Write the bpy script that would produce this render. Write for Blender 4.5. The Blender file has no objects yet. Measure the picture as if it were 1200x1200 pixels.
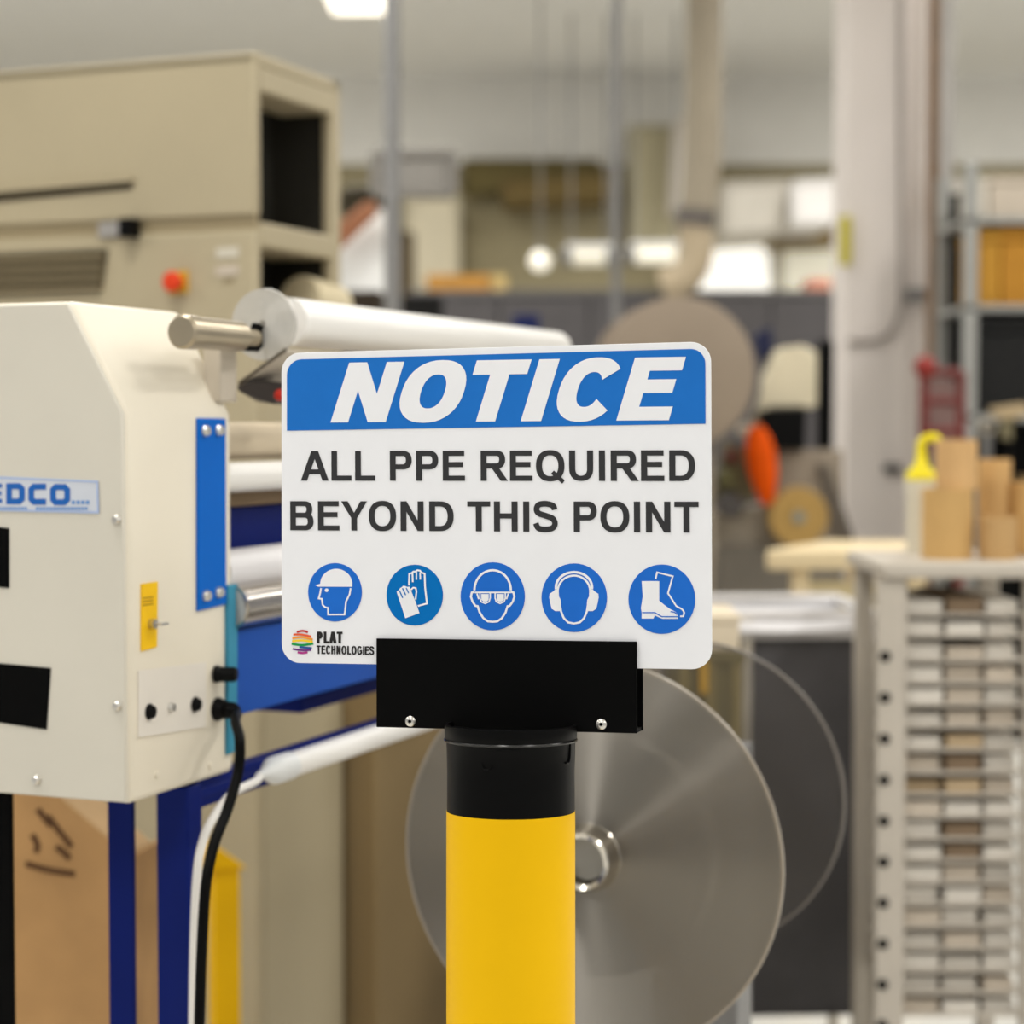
import bpy, math, random
from mathutils import Vector, Matrix
from mathutils.geometry import tessellate_polygon
random.seed(7)
scene = bpy.context.scene
COL = scene.collection

# ------------------------------------------------------------------ camera
F = 2333.333                      # focal length in pixels of the 1200 px frame
CAMH = 1.35
PITCH = math.atan(100.0 / F)
cam_d = bpy.data.cameras.new('camera')
cam = bpy.data.objects.new('camera', cam_d)
COL.objects.link(cam)
cam_d.sensor_width = 36.0
cam_d.lens = 70.0
cam.location = (0, 0, CAMH)
cam.rotation_euler = (math.pi / 2 - PITCH, 0, 0)
cam_d.dof.use_dof = True
cam_d.dof.focus_distance = 1.555
cam_d.dof.aperture_fstop = 4.2
cam_d.clip_start = 0.05
cam_d.clip_end = 100
scene.camera = cam

# ------------------------------------------------------------------ world, exposure
world = bpy.data.worlds.new('world')
scene.world = world
world.use_nodes = True
bg = world.node_tree.nodes['Background']
bg.inputs['Color'].default_value = (1.0, 0.995, 0.985, 1)
bg.inputs['Strength'].default_value = 0.5
scene.view_settings.view_transform = 'Standard'
scene.view_settings.look = 'None'
scene.view_settings.exposure = -0.45
scene.view_settings.gamma = 1.0
scene.view_settings.use_curve_mapping = False
LAMP_WATTS = 48.0
LAMP_COLOR = (1.0, 0.985, 0.955)

CEIL = 3.6
# ------------------------------------------------------------------ helpers
CP, SP = math.cos(PITCH), math.sin(PITCH)
def ray(px, py):
    u = (600.0 - py) / F
    return Vector(((px - 600.0) / F, CP + SP * u, CP * u - SP))
def P(px, py, depth):
    d = ray(px, py)
    d = d * (depth / d.y)
    return Vector((d.x, d.y, CAMH + d.z))
def hit(px, py, p0, n):
    d = ray(px, py); o = Vector((0, 0, CAMH))
    return o + d * ((Vector(p0) - o).dot(n) / d.dot(n))
def lin(c):
    return tuple((x / 255 / 12.92) if x / 255 <= 0.04045 else ((x / 255 + 0.055) / 1.055) ** 2.4 for x in c) + (1.0,)

MATS = {}
def mat(name, rgb, rough=0.55, metal=0.0, var=0.06, scale=9.0, bump=0.0, emit=0.0, alpha=None, aniso=0.0, spec=0.32, trans=0.0):
    if name in MATS: return MATS[name]
    m = bpy.data.materials.new(name); m.use_nodes = True
    nt = m.node_tree; b = nt.nodes['Principled BSDF']
    b.inputs['Roughness'].default_value = rough
    b.inputs['Metallic'].default_value = metal
    b.inputs['Specular IOR Level'].default_value = spec
    c = lin(rgb)
    tc = nt.nodes.new('ShaderNodeTexCoord')
    nz = nt.nodes.new('ShaderNodeTexNoise')
    nz.inputs['Scale'].default_value = scale
    nz.inputs['Detail'].default_value = 4
    nt.links.new(tc.outputs['Object'], nz.inputs['Vector'])
    rp = nt.nodes.new('ShaderNodeValToRGB')
    rp.color_ramp.elements[0].position = 0.3; rp.color_ramp.elements[1].position = 0.7
    rp.color_ramp.elements[0].color = tuple(x * (1 - var) for x in c[:3]) + (1,)
    rp.color_ramp.elements[1].color = tuple(min(1, x * (1 + var)) for x in c[:3]) + (1,)
    nt.links.new(nz.outputs['Fac'], rp.inputs['Fac'])
    nt.links.new(rp.outputs['Color'], b.inputs['Base Color'])
    if bump:
        bp = nt.nodes.new('ShaderNodeBump'); bp.inputs['Strength'].default_value = bump
        bp.inputs['Distance'].default_value = 0.01
        nt.links.new(nz.outputs['Fac'], bp.inputs['Height']); nt.links.new(bp.outputs['Normal'], b.inputs['Normal'])
    if emit:
        b.inputs['Emission Color'].default_value = c; b.inputs['Emission Strength'].default_value = emit
    if alpha is not None: b.inputs['Alpha'].default_value = alpha
    if trans: b.inputs['Transmission Weight'].default_value = trans
    if aniso:
        b.inputs['Anisotropic'].default_value = aniso
        tg = nt.nodes.new('ShaderNodeTangent'); tg.direction_type = 'RADIAL'; tg.axis = 'X'
        nt.links.new(tg.outputs['Tangent'], b.inputs['Tangent'])
    MATS[name] = m
    return m

class MB:
    """collects shapes; build() links them as one mesh object"""
    def __init__(s): s.v = []; s.f = []
    def add(s, vs, fs):
        o = len(s.v); s.v += [tuple(x) for x in vs]; s.f += [tuple(i + o for i in f) for f in fs]; return s
    def box(s, lo, hi):
        x0, y0, z0 = lo; x1, y1, z1 = hi
        return s.add([(x0,y0,z0),(x1,y0,z0),(x1,y1,z0),(x0,y1,z0),(x0,y0,z1),(x1,y0,z1),(x1,y1,z1),(x0,y1,z1)],
                     [(3,2,1,0),(4,5,6,7),(0,1,5,4),(1,2,6,5),(2,3,7,6),(3,0,4,7)])
    def cbox(s, c, d): return s.box([c[i] - d[i] / 2 for i in range(3)], [c[i] + d[i] / 2 for i in range(3)])
    def lathe(s, prof, p0, axis, n=32, closed=False):
        """prof: (radius, distance along axis)"""
        a = Vector(axis).normalized(); p0 = Vector(p0)
        t = Vector((0, 0, 1)) if abs(a.z) < .9 else Vector((1, 0, 0))
        e1 = a.cross(t).normalized(); e2 = a.cross(e1)
        vs = []; fs = []
        for r, d in prof:
            for k in range(n):
                q = 2 * math.pi * k / n
                vs.append(p0 + a * d + (e1 * math.cos(q) + e2 * math.sin(q)) * r)
        m = len(prof)
        for i in range(m if closed else m - 1):
            j = (i + 1) % m
            for k in range(n):
                k2 = (k + 1) % n
                fs.append((i*n+k, j*n+k, j*n+k2, i*n+k2))
        if not closed:
            if prof[0][0] > 1e-6: fs.append(tuple(range(n)))
            if prof[-1][0] > 1e-6: fs.append(tuple((m-1)*n + k for k in reversed(range(n))))
        return s.add(vs, fs)
    def cyl(s, p0, p1, r, n=24, r2=None):
        p0 = Vector(p0); p1 = Vector(p1); L = (p1 - p0).length
        return s.lathe([(r, 0), (r if r2 is None else r2, L)], p0, p1 - p0, n)
    def pipe(s, p0, p1, r, ri, n=28):
        p0 = Vector(p0); p1 = Vector(p1); L = (p1 - p0).length
        return s.lathe([(ri, 0), (r, 0), (r, L), (ri, L)], p0, p1 - p0, n, closed=True)
    def tube(s, pts, r, n=10, smooth=3):
        pts = [Vector(p) for p in pts]
        if smooth and len(pts) > 2:
            out = []
            for i in range(len(pts) - 1):
                a = pts[max(i-1, 0)]; b = pts[i]; c = pts[i+1]; d = pts[min(i+2, len(pts)-1)]
                for k in range(smooth * 2):
                    t = k / (smooth * 2)
                    out.append(.5 * ((2*b) + (c-a)*t + (2*a-5*b+4*c-d)*t*t + (3*b-a-3*c+d)*t**3))
            out.append(pts[-1]); pts = out
        vs = []; fs = []; e = None
        for i, p in enumerate(pts):
            t = (pts[min(i+1, len(pts)-1)] - pts[max(i-1, 0)]).normalized()
            if e is None:
                w = Vector((0, 0, 1)) if abs(t.z) < .9 else Vector((1, 0, 0))
                e = t.cross(w).normalized()
            e = (e - t * e.dot(t)).normalized(); g = t.cross(e)
            for k in range(n):
                q = 2 * math.pi * k / n
                vs.append(p + (e * math.cos(q) + g * math.sin(q)) * r)
        for i in range(len(pts) - 1):
            for k in range(n):
                k2 = (k + 1) % n
                fs.append((i*n+k, i*n+k2, (i+1)*n+k2, (i+1)*n+k))
        fs.append(tuple(reversed(range(n)))); fs.append(tuple((len(pts)-1)*n + k for k in range(n)))
        return s.add(vs, fs)
    def prism(s, pts, vec):
        """polygon pts (3-D) swept along vec"""
        pts = [Vector(p) for p in pts]; vec = Vector(vec); n = len(pts)
        tri = tessellate_polygon([pts])
        vs = pts + [p + vec for p in pts]
        fs = [tuple(t) for t in tri] + [tuple(i + n for i in reversed(t)) for t in tri]
        fs += [(i, (i+1) % n, (i+1) % n + n, i + n) for i in range(n)]
        return s.add(vs, fs)
    def sphere(s, c, r, n=20, sz=1.0):
        m = 10
        prof = [(max(r * math.sin(math.pi * i / m), 1e-7), -r * sz * math.cos(math.pi * i / m)) for i in range(m + 1)]
        return s.lathe(prof, c, (0, 0, 1), n)
    def build(s, name, material, parent=None, bevel=0.0, smooth=True, label=None):
        me = bpy.data.meshes.new(name)
        me.from_pydata(s.v, [], s.f); me.validate()
        import bmesh
        b = bmesh.new(); b.from_mesh(me)
        bmesh.ops.recalc_face_normals(b, faces=b.faces[:]); b.to_mesh(me); b.free()
        if smooth:
            me.polygons.foreach_set('use_smooth', [True] * len(me.polygons))
            me.set_sharp_from_angle(angle=math.radians(35))
        me.materials.append(material)
        o = bpy.data.objects.new(name, me); COL.objects.link(o)
        if parent is not None: o.parent = parent
        if bevel:
            md = o.modifiers.new('bevel', 'BEVEL'); md.width = bevel; md.segments = 3; md.limit_method = 'ANGLE'
            md.angle_limit = math.radians(40)
        if label: o['label'] = label
        return o

FR = {}
def tag(o, label, cat, group=None):
    o['label'] = label; o['category'] = cat
    if group: o['group'] = group
    return o
def thing(name, label, cat, loc=(0, 0, 0), rotz=0.0, group=None):
    o = bpy.data.objects.new(name, None); COL.objects.link(o)
    o.empty_display_size = 0.05
    o.location = loc; o.rotation_euler = (0, 0, rotz)
    FR[o.name] = (Matrix.Translation(Vector(loc)) @ Matrix.Rotation(rotz, 4, 'Z'))
    return tag(o, label, cat, group)
def L(o, w): return FR[o.name].inverted() @ Vector(w)        # world -> the thing's own frame
def struct(o): o['kind'] = 'structure'; return o

# materials shared
m_wall = mat('wall_paint_khaki', (158, 148, 118), .8, var=.1, scale=.7)
m_white_wall = mat('wall_paint_white', (238, 236, 230), .85, var=.02)
m_ceil = mat('ceiling_white', (240, 239, 235), .9, var=.02)
m_floor = mat('floor_pale_epoxy', (214, 212, 206), .35, var=.05, scale=2.0)
m_black = mat('black_paint', (5, 5, 5), .6, var=.1, spec=.06)
m_black_pl = mat('black_plastic', (6, 6, 6), .4, var=.15, scale=60, spec=.1)
m_steel = mat('steel', (196, 194, 190), .28, 1.0, var=.06)
m_alu = mat('aluminium', (205, 203, 198), .38, 1.0, var=.05)
m_cream = mat('cream_powder_coat', (228, 220, 202), .45, var=.03, scale=5)
m_panel = mat('pale_grey_powder_coat', (212, 207, 194), .5, var=.03, scale=5)
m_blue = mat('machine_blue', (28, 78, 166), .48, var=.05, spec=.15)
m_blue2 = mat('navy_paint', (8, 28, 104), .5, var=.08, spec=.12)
m_white_pl = mat('white_plastic', (236, 234, 230), .32, var=.02)
m_screw = mat('screw_zinc', (215, 212, 205), .3, .8, var=.05)
m_card = mat('cardboard', (196, 158, 103), .8, var=.08, scale=14, bump=.05)
m_grey = mat('grey_paint', (128, 127, 126), .5, var=.05)
m_dark = mat('interior_shade', (38, 36, 30), .8, var=.1)  # shade inside the beige machine, put into the colour

# ================================================================== the setting
def floor_etc():
    struct(MB().box((-9, -3, -.1), (9, 14.2, 0)).build('floor', m_floor))
    c = struct(MB().box((-9, -3, CEIL), (9, 14.2, CEIL + .1)).build('ceiling', m_ceil))
    w = struct(MB().box((-9, 13.0, 0), (9, 13.2, 3.05)).build('wall_back', m_wall))
    struct(MB().box((-9, 12.98, 3.05), (9, 13.2, CEIL)).build('trim_1', m_white_wall))
    return c
floor_etc()

def ceiling_lamp(x, y, where):
    t = thing('ceiling_light', where, 'ceiling light', (x, y, CEIL - .09), 0, 'long ceiling lights')
    MB().box((-.16, -.62, .03), (.16, .62, .09)).build('housing', m_white_pl, t, .006)
    MB().box((-.14, -.6, .015), (.14, .6, .035)).build('diffuser', mat('lamp_diffuser', (255, 246, 228), .5, emit=3.0, var=0), t)
    ld = bpy.data.lights.new('lamp', 'AREA'); ld.shape = 'RECTANGLE'; ld.size = .28; ld.size_y = 1.2
    ld.energy = LAMP_WATTS; ld.color = LAMP_COLOR
    lo = bpy.data.objects.new('lamp_glow', ld); COL.objects.link(lo); lo.parent = t; lo.location = (0, 0, .01)
rows = ['nearest', 'second', 'third', 'fourth', 'fifth', 'sixth']
cols = ['far left', 'left', 'right', 'far right']
for j, y in enumerate((-1.4, 1.6, 4.6, 7.4, 10.0)):
    for i, x in enumerate((-3.6, -.8, 2.0, 4.8)):
        ceiling_lamp(x, y, 'long white ceiling light, %s row from the camera, %s column' % (rows[j], cols[i]))

# ================================================================== sign, bracket, bollard
SIGN_W, SIGN_H = 0.35, 0.25
SYAW, SPIT, SROL = math.radians(-15.118), math.radians(-2.94), math.radians(-.922)
SPOS = Vector((-.01663, 1.56304, CAMH - .06283))
M_SIGN = Matrix.Translation(SPOS) @ Matrix.Rotation(SYAW, 4, 'Z') @ Matrix.Rotation(SPIT, 4, 'X') @ Matrix.Rotation(SROL, 4, 'Y')
MI_SIGN = M_SIGN.inverted()
SN = (M_SIGN.to_3x3() @ Vector((0, 1, 0)))
def S(px, py):
    w = MI_SIGN @ hit(px, py, SPOS, SN)
    return (w.x, w.z)

sign = thing('safety_sign', 'white and blue NOTICE sign requiring all protective equipment beyond this point', 'sign')
sign.matrix_world = M_SIGN
m_sign = mat('sign_white', (238, 239, 243), .5, var=.012, scale=30, spec=.15)
m_sblue = mat('sign_blue', (32, 112, 198), .5, var=.03, scale=40, spec=.1)
m_sblue2 = mat('sign_blue_gloves', (0, 110, 188), .5, var=.02, scale=40, spec=.1)
m_sblue3 = mat('sign_blue_disc', (34, 108, 206), .5, var=.03, scale=40, spec=.1)
m_ink = mat('sign_ink', (56, 56, 58), .6, var=.02, spec=.1)
m_ink2 = mat('sign_ink_black', (34, 32, 32), .5, var=.02)

def rrect(x0, z0, x1, z1, rs, n=8):
    """rounded rectangle in the x-z plane; rs: radii bl, br, tr, tl"""
    out = []
    for (cx, cz, r, a0) in ((x0 + rs[0], z0 + rs[0], rs[0], 180), (x1 - rs[1], z0 + rs[1], rs[1], 270),
                            (x1 - rs[2], z1 - rs[2], rs[2], 0), (x0 + rs[3], z1 - rs[3], rs[3], 90)):
        if r < 1e-6: out.append((cx, cz)); continue
        for k in range(n + 1):
            q = math.radians(a0 + 90 * k / n); out.append((cx + r * math.cos(q), cz + r * math.sin(q)))
    return out
def flat(polys, name, material, parent, y=-.0022, th=.0002, label=None):
    """thin printed shapes on the sign face"""
    b = MB()
    for i, p in enumerate(polys):
        b.prism([(x, y, z) for x, z in p], (0, -th - (i % 16) * 8e-6, 0))
    return b.build(name, material, parent, smooth=False, label=label)

panel = MB().prism([(x, .0, z) for x, z in rrect(-SIGN_W/2, -SIGN_H/2, SIGN_W/2, SIGN_H/2, (.0155,)*4)], (0, -.002, 0)).build('panel', m_sign, sign, .0004)
hx0, hz0 = S(337.5, 502.5); hx1, hz1 = S(827.4, 499.2)
_, ht0 = S(340, 419.8); _, ht1 = S(812, 411.3)
flat([rrect(hx0, (hz0 + hz1) / 2, hx1, (ht0 + ht1) / 2, (0, 0, .0115, .0125))], 'header_band', m_sblue, sign)

# ---- letter shapes: cap height 1, width w, vertical stem v, horizontal stem h
def arc(cx, cy, rx, ry, a0, a1, n=20, e=2.3):
    o = []
    for k in range(n + 1):
        q = math.radians(a0 + (a1 - a0) * k / n); c, s_ = math.cos(q), math.sin(q)
        o.append((cx + rx * math.copysign(abs(c) ** (2/e), c), cy + ry * math.copysign(abs(s_) ** (2/e), s_)))
    return o
def band(outer, inner):
    return [[outer[i], outer[i+1], inner[i+1], inner[i]] for i in range(len(outer) - 1)]
def R4(x0, y0, x1, y1): return [(x0, y0), (x1, y0), (x1, y1), (x0, y1)]
def stroke(pts, wd, closed=False):
    n = len(pts); Ls = []; Rs = []
    for i in range(n):
        a = pts[i-1] if (i > 0 or closed) else pts[i]; b = pts[(i+1) % n] if (i < n-1 or closed) else pts[i]
        c = pts[i]
        d1 = Vector((c[0]-a[0], c[1]-a[1])); d2 = Vector((b[0]-c[0], b[1]-c[1]))
        if d1.length < 1e-9: d1 = d2
        if d2.length < 1e-9: d2 = d1
        d1.normalize(); d2.normalize(); t = d1 + d2
        if t.length < .3: t = d2
        t.normalize(); nn = Vector((-t.y, t.x)); k = 1 / max(.55, nn.dot(Vector((-d2.y, d2.x))))
        w2 = wd / 2 * min(k, 1.6)
        Ls.append((c[0] + nn.x*w2, c[1] + nn.y*w2)); Rs.append((c[0] - nn.x*w2, c[1] - nn.y*w2))
    if closed: Ls.append(Ls[0]); Rs.append(Rs[0])
    return band(Ls, Rs)
def spline(pts, k=5):
    out = []
    for i in range(len(pts) - 1):
        a = pts[max(i-1, 0)]; b = pts[i]; c = pts[i+1]; d = pts[min(i+2, len(pts)-1)]
        for j in range(k):
            t = j / k
            out.append(tuple(.5 * (2*b[q] + (c[q]-a[q])*t + (2*a[q]-5*b[q]+4*c[q]-d[q])*t*t + (3*b[q]-a[q]-3*c[q]+d[q])*t**3) for q in (0, 1)))
    out.append(pts[-1]); return out
def bowl(x, y0, y1, xr, v, h, rxf=1.0, e=2.3):
    ry = (y1 - y0) / 2; rx = min(ry * rxf, xr - x); cy = (y0 + y1) / 2; cx = xr - rx
    o = [R4(x, y0, cx, y0 + h), R4(x, y1 - h, cx, y1)] if cx > x + 1e-6 else []
    return o + band(arc(cx, cy, rx, ry, -90, 90, e=e), arc(cx, cy, rx - v, ry - h, -90, 90, e=e))
def glyph(c, w, v, h):
    if c == 'I': return [R4(0, 0, v, 1)]
    if c == 'L': return [R4(0, 0, v, 1), R4(v, 0, w, h)]
    if c == 'E': return [R4(0, 0, v, 1), R4(v, 0, w, h), R4(v, 1 - h, w * .97, 1), R4(v, .52 - h/2 + .02, w * .91, .52 + h/2 + .02)]
    if c == 'T': return [R4(0, 1 - h, w, 1), R4(w/2 - v/2, 0, w/2 + v/2, 1 - h)]
    if c == 'H': return [R4(0, 0, v, 1), R4(w - v, 0, w, 1), R4(v, .52 - h/2, w - v, .52 + h/2)]
    if c == 'N': return [R4(0, 0, v, 1), R4(w - v, 0, w, 1), [(0, 1), (v * 1.02, 1), (w, 0), (w - v * 1.02, 0)]]
    if c == 'A':
        t = v * 1.1
        return [[(0, 0), (t, 0), (w/2 + .45*t, 1), (w/2 - .55*t, 1)], [(w, 0), (w/2 + .55*t, 1), (w/2 - .45*t, 1), (w - t, 0)],
                R4(w * .24, .22, w * .76, .22 + h * .95)]
    if c == 'Y':
        t = v * 1.12; m = .43
        return [R4(w/2 - v/2, 0, w/2 + v/2, m), [(0, 1), (t, 1), (w/2 + v/2, m), (w/2 + v/2, m - .02), (w/2 - v/2, m - .02), (w/2 - v/2, m)],
                [(w, 1), (w/2 + v/2, m), (w/2 + v/2, m - .02), (w/2 - v/2, m - .02), (w/2 - v/2, m), (w - t, 1)]]
    if c == 'U':
        r = min(w / 2, .42)
        return [R4(0, r, v, 1), R4(w - v, r, w, 1)] + band(arc(w/2, r, w/2, r, 180, 360), arc(w/2, r, w/2 - v, r - h, 180, 360))
    if c == 'O': return band(arc(w/2, .5, w/2, .515, 0, 360, 40), arc(w/2, .5, w/2 - v, .515 - h, 0, 360, 40))
    if c == 'Q': return glyph('O', w, v, h) + [[(w*.53, .24), (w*.63, .34), (w*1.01, .02), (w*.92, -.09)]]
    if c == 'C': return band(arc(w*.52, .5, w*.52, .515, 36, 322, 34), arc(w*.52, .5, w*.52 - v, .515 - h, 30, 330, 34))
    if c == 'G': return band(arc(w*.5, .5, w*.5, .515, 38, 325, 34), arc(w*.5, .5, w*.5 - v, .515 - h, 34, 318, 34)) + \
                        [R4(w*.54, .37, w, .37 + h), R4(w - v*.95, .13, w, .5)]
    if c == 'D': return [R4(0, 0, v, 1)] + bowl(v, 0, 1, w, v, h, .95)
    if c == 'B': return [R4(0, 0, v, 1)] + bowl(v, 0, .5 + h/2 + .02, w, v, h) + bowl(v, .5 - h/2 + .02, 1, w * .95, v, h)
    if c == 'P': return [R4(0, 0, v, 1)] + bowl(v, .38, 1, w, v, h)
    if c == 'R': return [R4(0, 0, v, 1)] + bowl(v, .41, 1, w * .93, v, h) + [[(w*.40, .44), (w*.66, .47), (w*1.03, 0), (w*1.03 - v*1.18, 0)]]
    if c == 'S':
        q = h / 2
        pts = [(.87, .73), (.80, .86), (.52, 1 - q + .01), (.22, .89), (.13, .735), (.22, .61), (.5, .53), (.78, .44), (.88, .28), (.79, .13), (.5, q - .01), (.2, .12), (.1, .28)]
        return stroke([(x * w, y) for x, y in spline(pts, 5)], (v * .55 + h * .45))
    return []
ADV = dict(A=1.009, B=1.009, C=1.009, D=1.009, E=.932, G=1.087, H=1.009, I=.388, L=.853, N=1.009, O=1.087, P=.932, Q=1.087, R=1.009, S=.932, T=.853, U=1.009, Y=.932)
ADV[' '] = .388
LSB = dict(A=.0, B=.1, C=.065, D=.1, E=.1, G=.06, H=.1, I=.093, L=.1, N=.1, O=.06, P=.1, Q=.06, R=.1, S=.05, T=.03, U=.1, Y=.005)
RSB = dict(A=.0, B=.065, C=.06, D=.06, E=.06, G=.07, H=.1, I=.093, L=.035, N=.1, O=.06, P=.06, Q=.06, R=.0, S=.05, T=.03, U=.1, Y=.005)
def layout(text, v, h, cond=1.0):
    """polygons of a line in cap-height units, first ink at x = 0"""
    x = -LSB[text[0]] * cond; out = []; x1 = 0
    for ch in text:
        a = ADV[ch] * cond
        if ch != ' ':
            w = a - (LSB[ch] + RSB[ch]) * cond
            for p in glyph(ch, w, v, h): out.append([(x + LSB[ch] * cond + q[0], q[1]) for q in p])
            x1 = x + a - RSB[ch] * cond
        x += a
    return out, x1
def print_line(text, b0, t0, b1, t1, v, h, cond, name, material, parent):
    """line of lettering from its first ink (b0 foot, t0 head) to its last ink (b1, t1)"""
    polys, wid = layout(text, v, h, cond)
    B0, T0, B1, T1 = S(*b0), S(*t0), S(*b1), S(*t1)
    def mp(q):
        s = q[0] / wid
        fx = B0[0] + (B1[0] - B0[0]) * s; fz = B0[1] + (B1[1] - B0[1]) * s
        gx = T0[0] + (T1[0] - T0[0]) * s; gz = T0[1] + (T1[1] - T0[1]) * s
        return (fx + (gx - fx) * q[1], fz + (gz - fz) * q[1])
    return flat([[mp(q) for q in p] for p in polys], name, material, parent)
print_line('ALL PPE REQUIRED', (353.8, 563.3), (353.6, 528.8), (815.2, 563.8), (815.0, 527.7), .205, .17, 1.0, 'lettering', m_ink, sign)
print_line('BEYOND THIS POINT', (341.4, 621.3), (341.2, 587.4), (819.4, 624.2), (819.2, 588.0), .205, .17, 1.0, 'lettering', m_ink, sign)
print_line('PLAT', (372.6, 753.6), (372.6, 740.0), (402.6, 753.8), (402.6, 740.2), .23, .19, .62, 'lettering', m_ink2, sign)
print_line('TECHNOLOGIES', (372.2, 766.0), (372.2, 756.2), (439.2, 767.4), (439.2, 757.3), .2, .17, .64, 'lettering', m_ink2, sign)
# NOTICE, heavy slanted capitals
polys = []
for ch, x0, w, v, h in (('N', 388.6, 64.5, 20.5, 17), ('O', 461.0, 73, 22.5, 17), ('T', 538.0, 64, 22.5, 17),
                        ('I', 611.2, 23.8, 23.8, 17), ('C', 645.0, 68, 22, 17), ('E', 723.0, 61.5, 22, 15.5)):
    cap = 72.0
    for p in glyph(ch, w / cap, v / cap, h / cap):
        q2 = []
        for gx, gy in p:
            X = x0 + gx * cap; s = (X - 388) / 396.0
            base = 495.3 + (492.6 - 495.3) * s; top = 425.2 + (418.3 - 425.2) * s
            q2.append(S(X + 22.0 * gy, base + (top - base) * gy))
        polys.append(q2)
flat(polys, 'header_lettering', m_sign, sign, y=-.0024)

# pictograms: blue disc (part) with a white symbol (sub-part)
def pict(org, sc, c, rx, ry, white, blue, name, material):
    f = lambda p: S(org[0] + p[0] / sc, org[1] + p[1] / sc)
    d = flat([[f((c[0] + rx * math.cos(q * math.pi / 24), c[1] + ry * math.sin(q * math.pi / 24))) for q in range(48)]], name, material, sign)
    flat([[f(q) for q in p] for p in white], 'symbol', m_sign, d, y=-.0024)
    if blue: flat([[f(q) for q in p] for p in blue], 'symbol_line', material, d, y=-.0026)
    return d
def ell(cx, cy, rx, ry, a0=0, a1=360, n=24):
    return [(cx + rx * math.cos(math.radians(a0 + (a1-a0)*k/n)), cy - ry * math.sin(math.radians(a0 + (a1-a0)*k/n))) for k in range(n + 1)]
helm = [[(752, 380), (752, 345)] + ell(602, 355, 150, 143, 0, 180)[1:-1] + [(453, 352), (408, 366), (432, 379)], ell(512, 412, 17, 17)[:-1]]
helm += stroke([(460, 392), (452, 440), (438, 490), (468, 494), (475, 550), (500, 572), (525, 577), (527, 640), (680, 640), (686, 600), (694, 520), (728, 450), (738, 392)], 15)
pict((320, 640), 8, (590, 432), 252, 273, helm, [], 'helmet_pictogram', m_sblue3)
gl = stroke([(485, 492), (490, 328), (525, 320), (545, 298), (580, 297), (600, 278), (640, 284), (655, 310), (705, 325), (712, 520), (738, 745), (610, 780)], 24)
gl += stroke([(535, 320), (538, 445)], 22) + stroke([(590, 300), (590, 412)], 20) + stroke([(642, 310), (645, 410)], 20)
gl += stroke([(512, 552), (545, 522), (580, 528), (590, 575), (578, 690)], 22)
gl += [[(312, 580), (335, 563), (362, 528), (386, 515), (405, 494), (435, 500), (460, 512), (490, 508), (520, 580), (575, 715), (632, 880), (435, 952)]]
pict((440, 645), 12, (565, 628), 397, 427, gl, stroke([(352, 562), (398, 668)], 16) + stroke([(395, 530), (440, 628)], 16) + stroke([(447, 525), (482, 602)], 14), 'gloves_pictogram', m_sblue2)
gg = stroke(ell(580, 560, 256, 282, 180, 0), 30)
half = [(325, 582), (288, 590), (275, 650), (298, 720), (340, 778), (370, 782), (398, 870), (450, 950), (512, 995), (582, 1002)]
gg += stroke(half, 28) + stroke([(1160 - x, y) for x, y in half], 28)
gg += stroke([(330, 590), (835, 590)], 22)
lens = [(402, 590), (402, 670), (420, 722), (475, 745), (528, 722), (545, 670), (545, 590)]
lin_ = [(422, 612), (523, 612), (523, 690), (502, 718), (448, 718), (422, 690)]
gg += stroke(lens, 18) + stroke([(1160 - x, y) for x, y in lens], 18) + [lin_, [(1160 - x, y) for x, y in lin_]]
gg += stroke([(360, 605), (385, 685)], 20) + stroke([(800, 605), (775, 685)], 20)
pict((530, 645), 12, (580, 645), 452, 478, gg, [], 'goggles_pictogram', m_sblue3)
em = stroke(ell(582, 520, 254, 215, 186, -6), 34) + stroke(ell(582, 575, 228, 222, 180, 0), 28)
hd = [(354, 575), (358, 650), (382, 700), (388, 780), (402, 860), (440, 950), (500, 1010), (583, 1026)]
em += stroke(hd, 28) + stroke([(1164 - x, y) for x, y in hd], 28)
mf = [(318, 545), (300, 570), (240, 610), (235, 660), (250, 740), (270, 820), (320, 852), (384, 852), (380, 700), (350, 650), (350, 545)]
em += [mf, [(1164 - x, y) for x, y in mf]]
pict((625, 645), 12, (585, 665), 460, 482, em, [], 'ear_muffs_pictogram', m_sblue3)
bt = [[(222, 287), (386, 287), (386, 470), (440, 515), (490, 550), (535, 572), (562, 602), (562, 640), (415, 640), (345, 608), (332, 637), (222, 637), (222, 580), (215, 540), (232, 430)]]
bt += stroke([(352, 268), (366, 205), (513, 242), (468, 400), (545, 520), (600, 550), (620, 580), (612, 616), (582, 616)], 15)
pict((725, 645), 8, (410, 457), 313, 325, bt, stroke([(226, 582), (345, 582), (410, 620), (562, 620)], 10) + stroke([(492, 572), (530, 578), (555, 602)], 10), 'boots_pictogram', m_sblue3)
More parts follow.
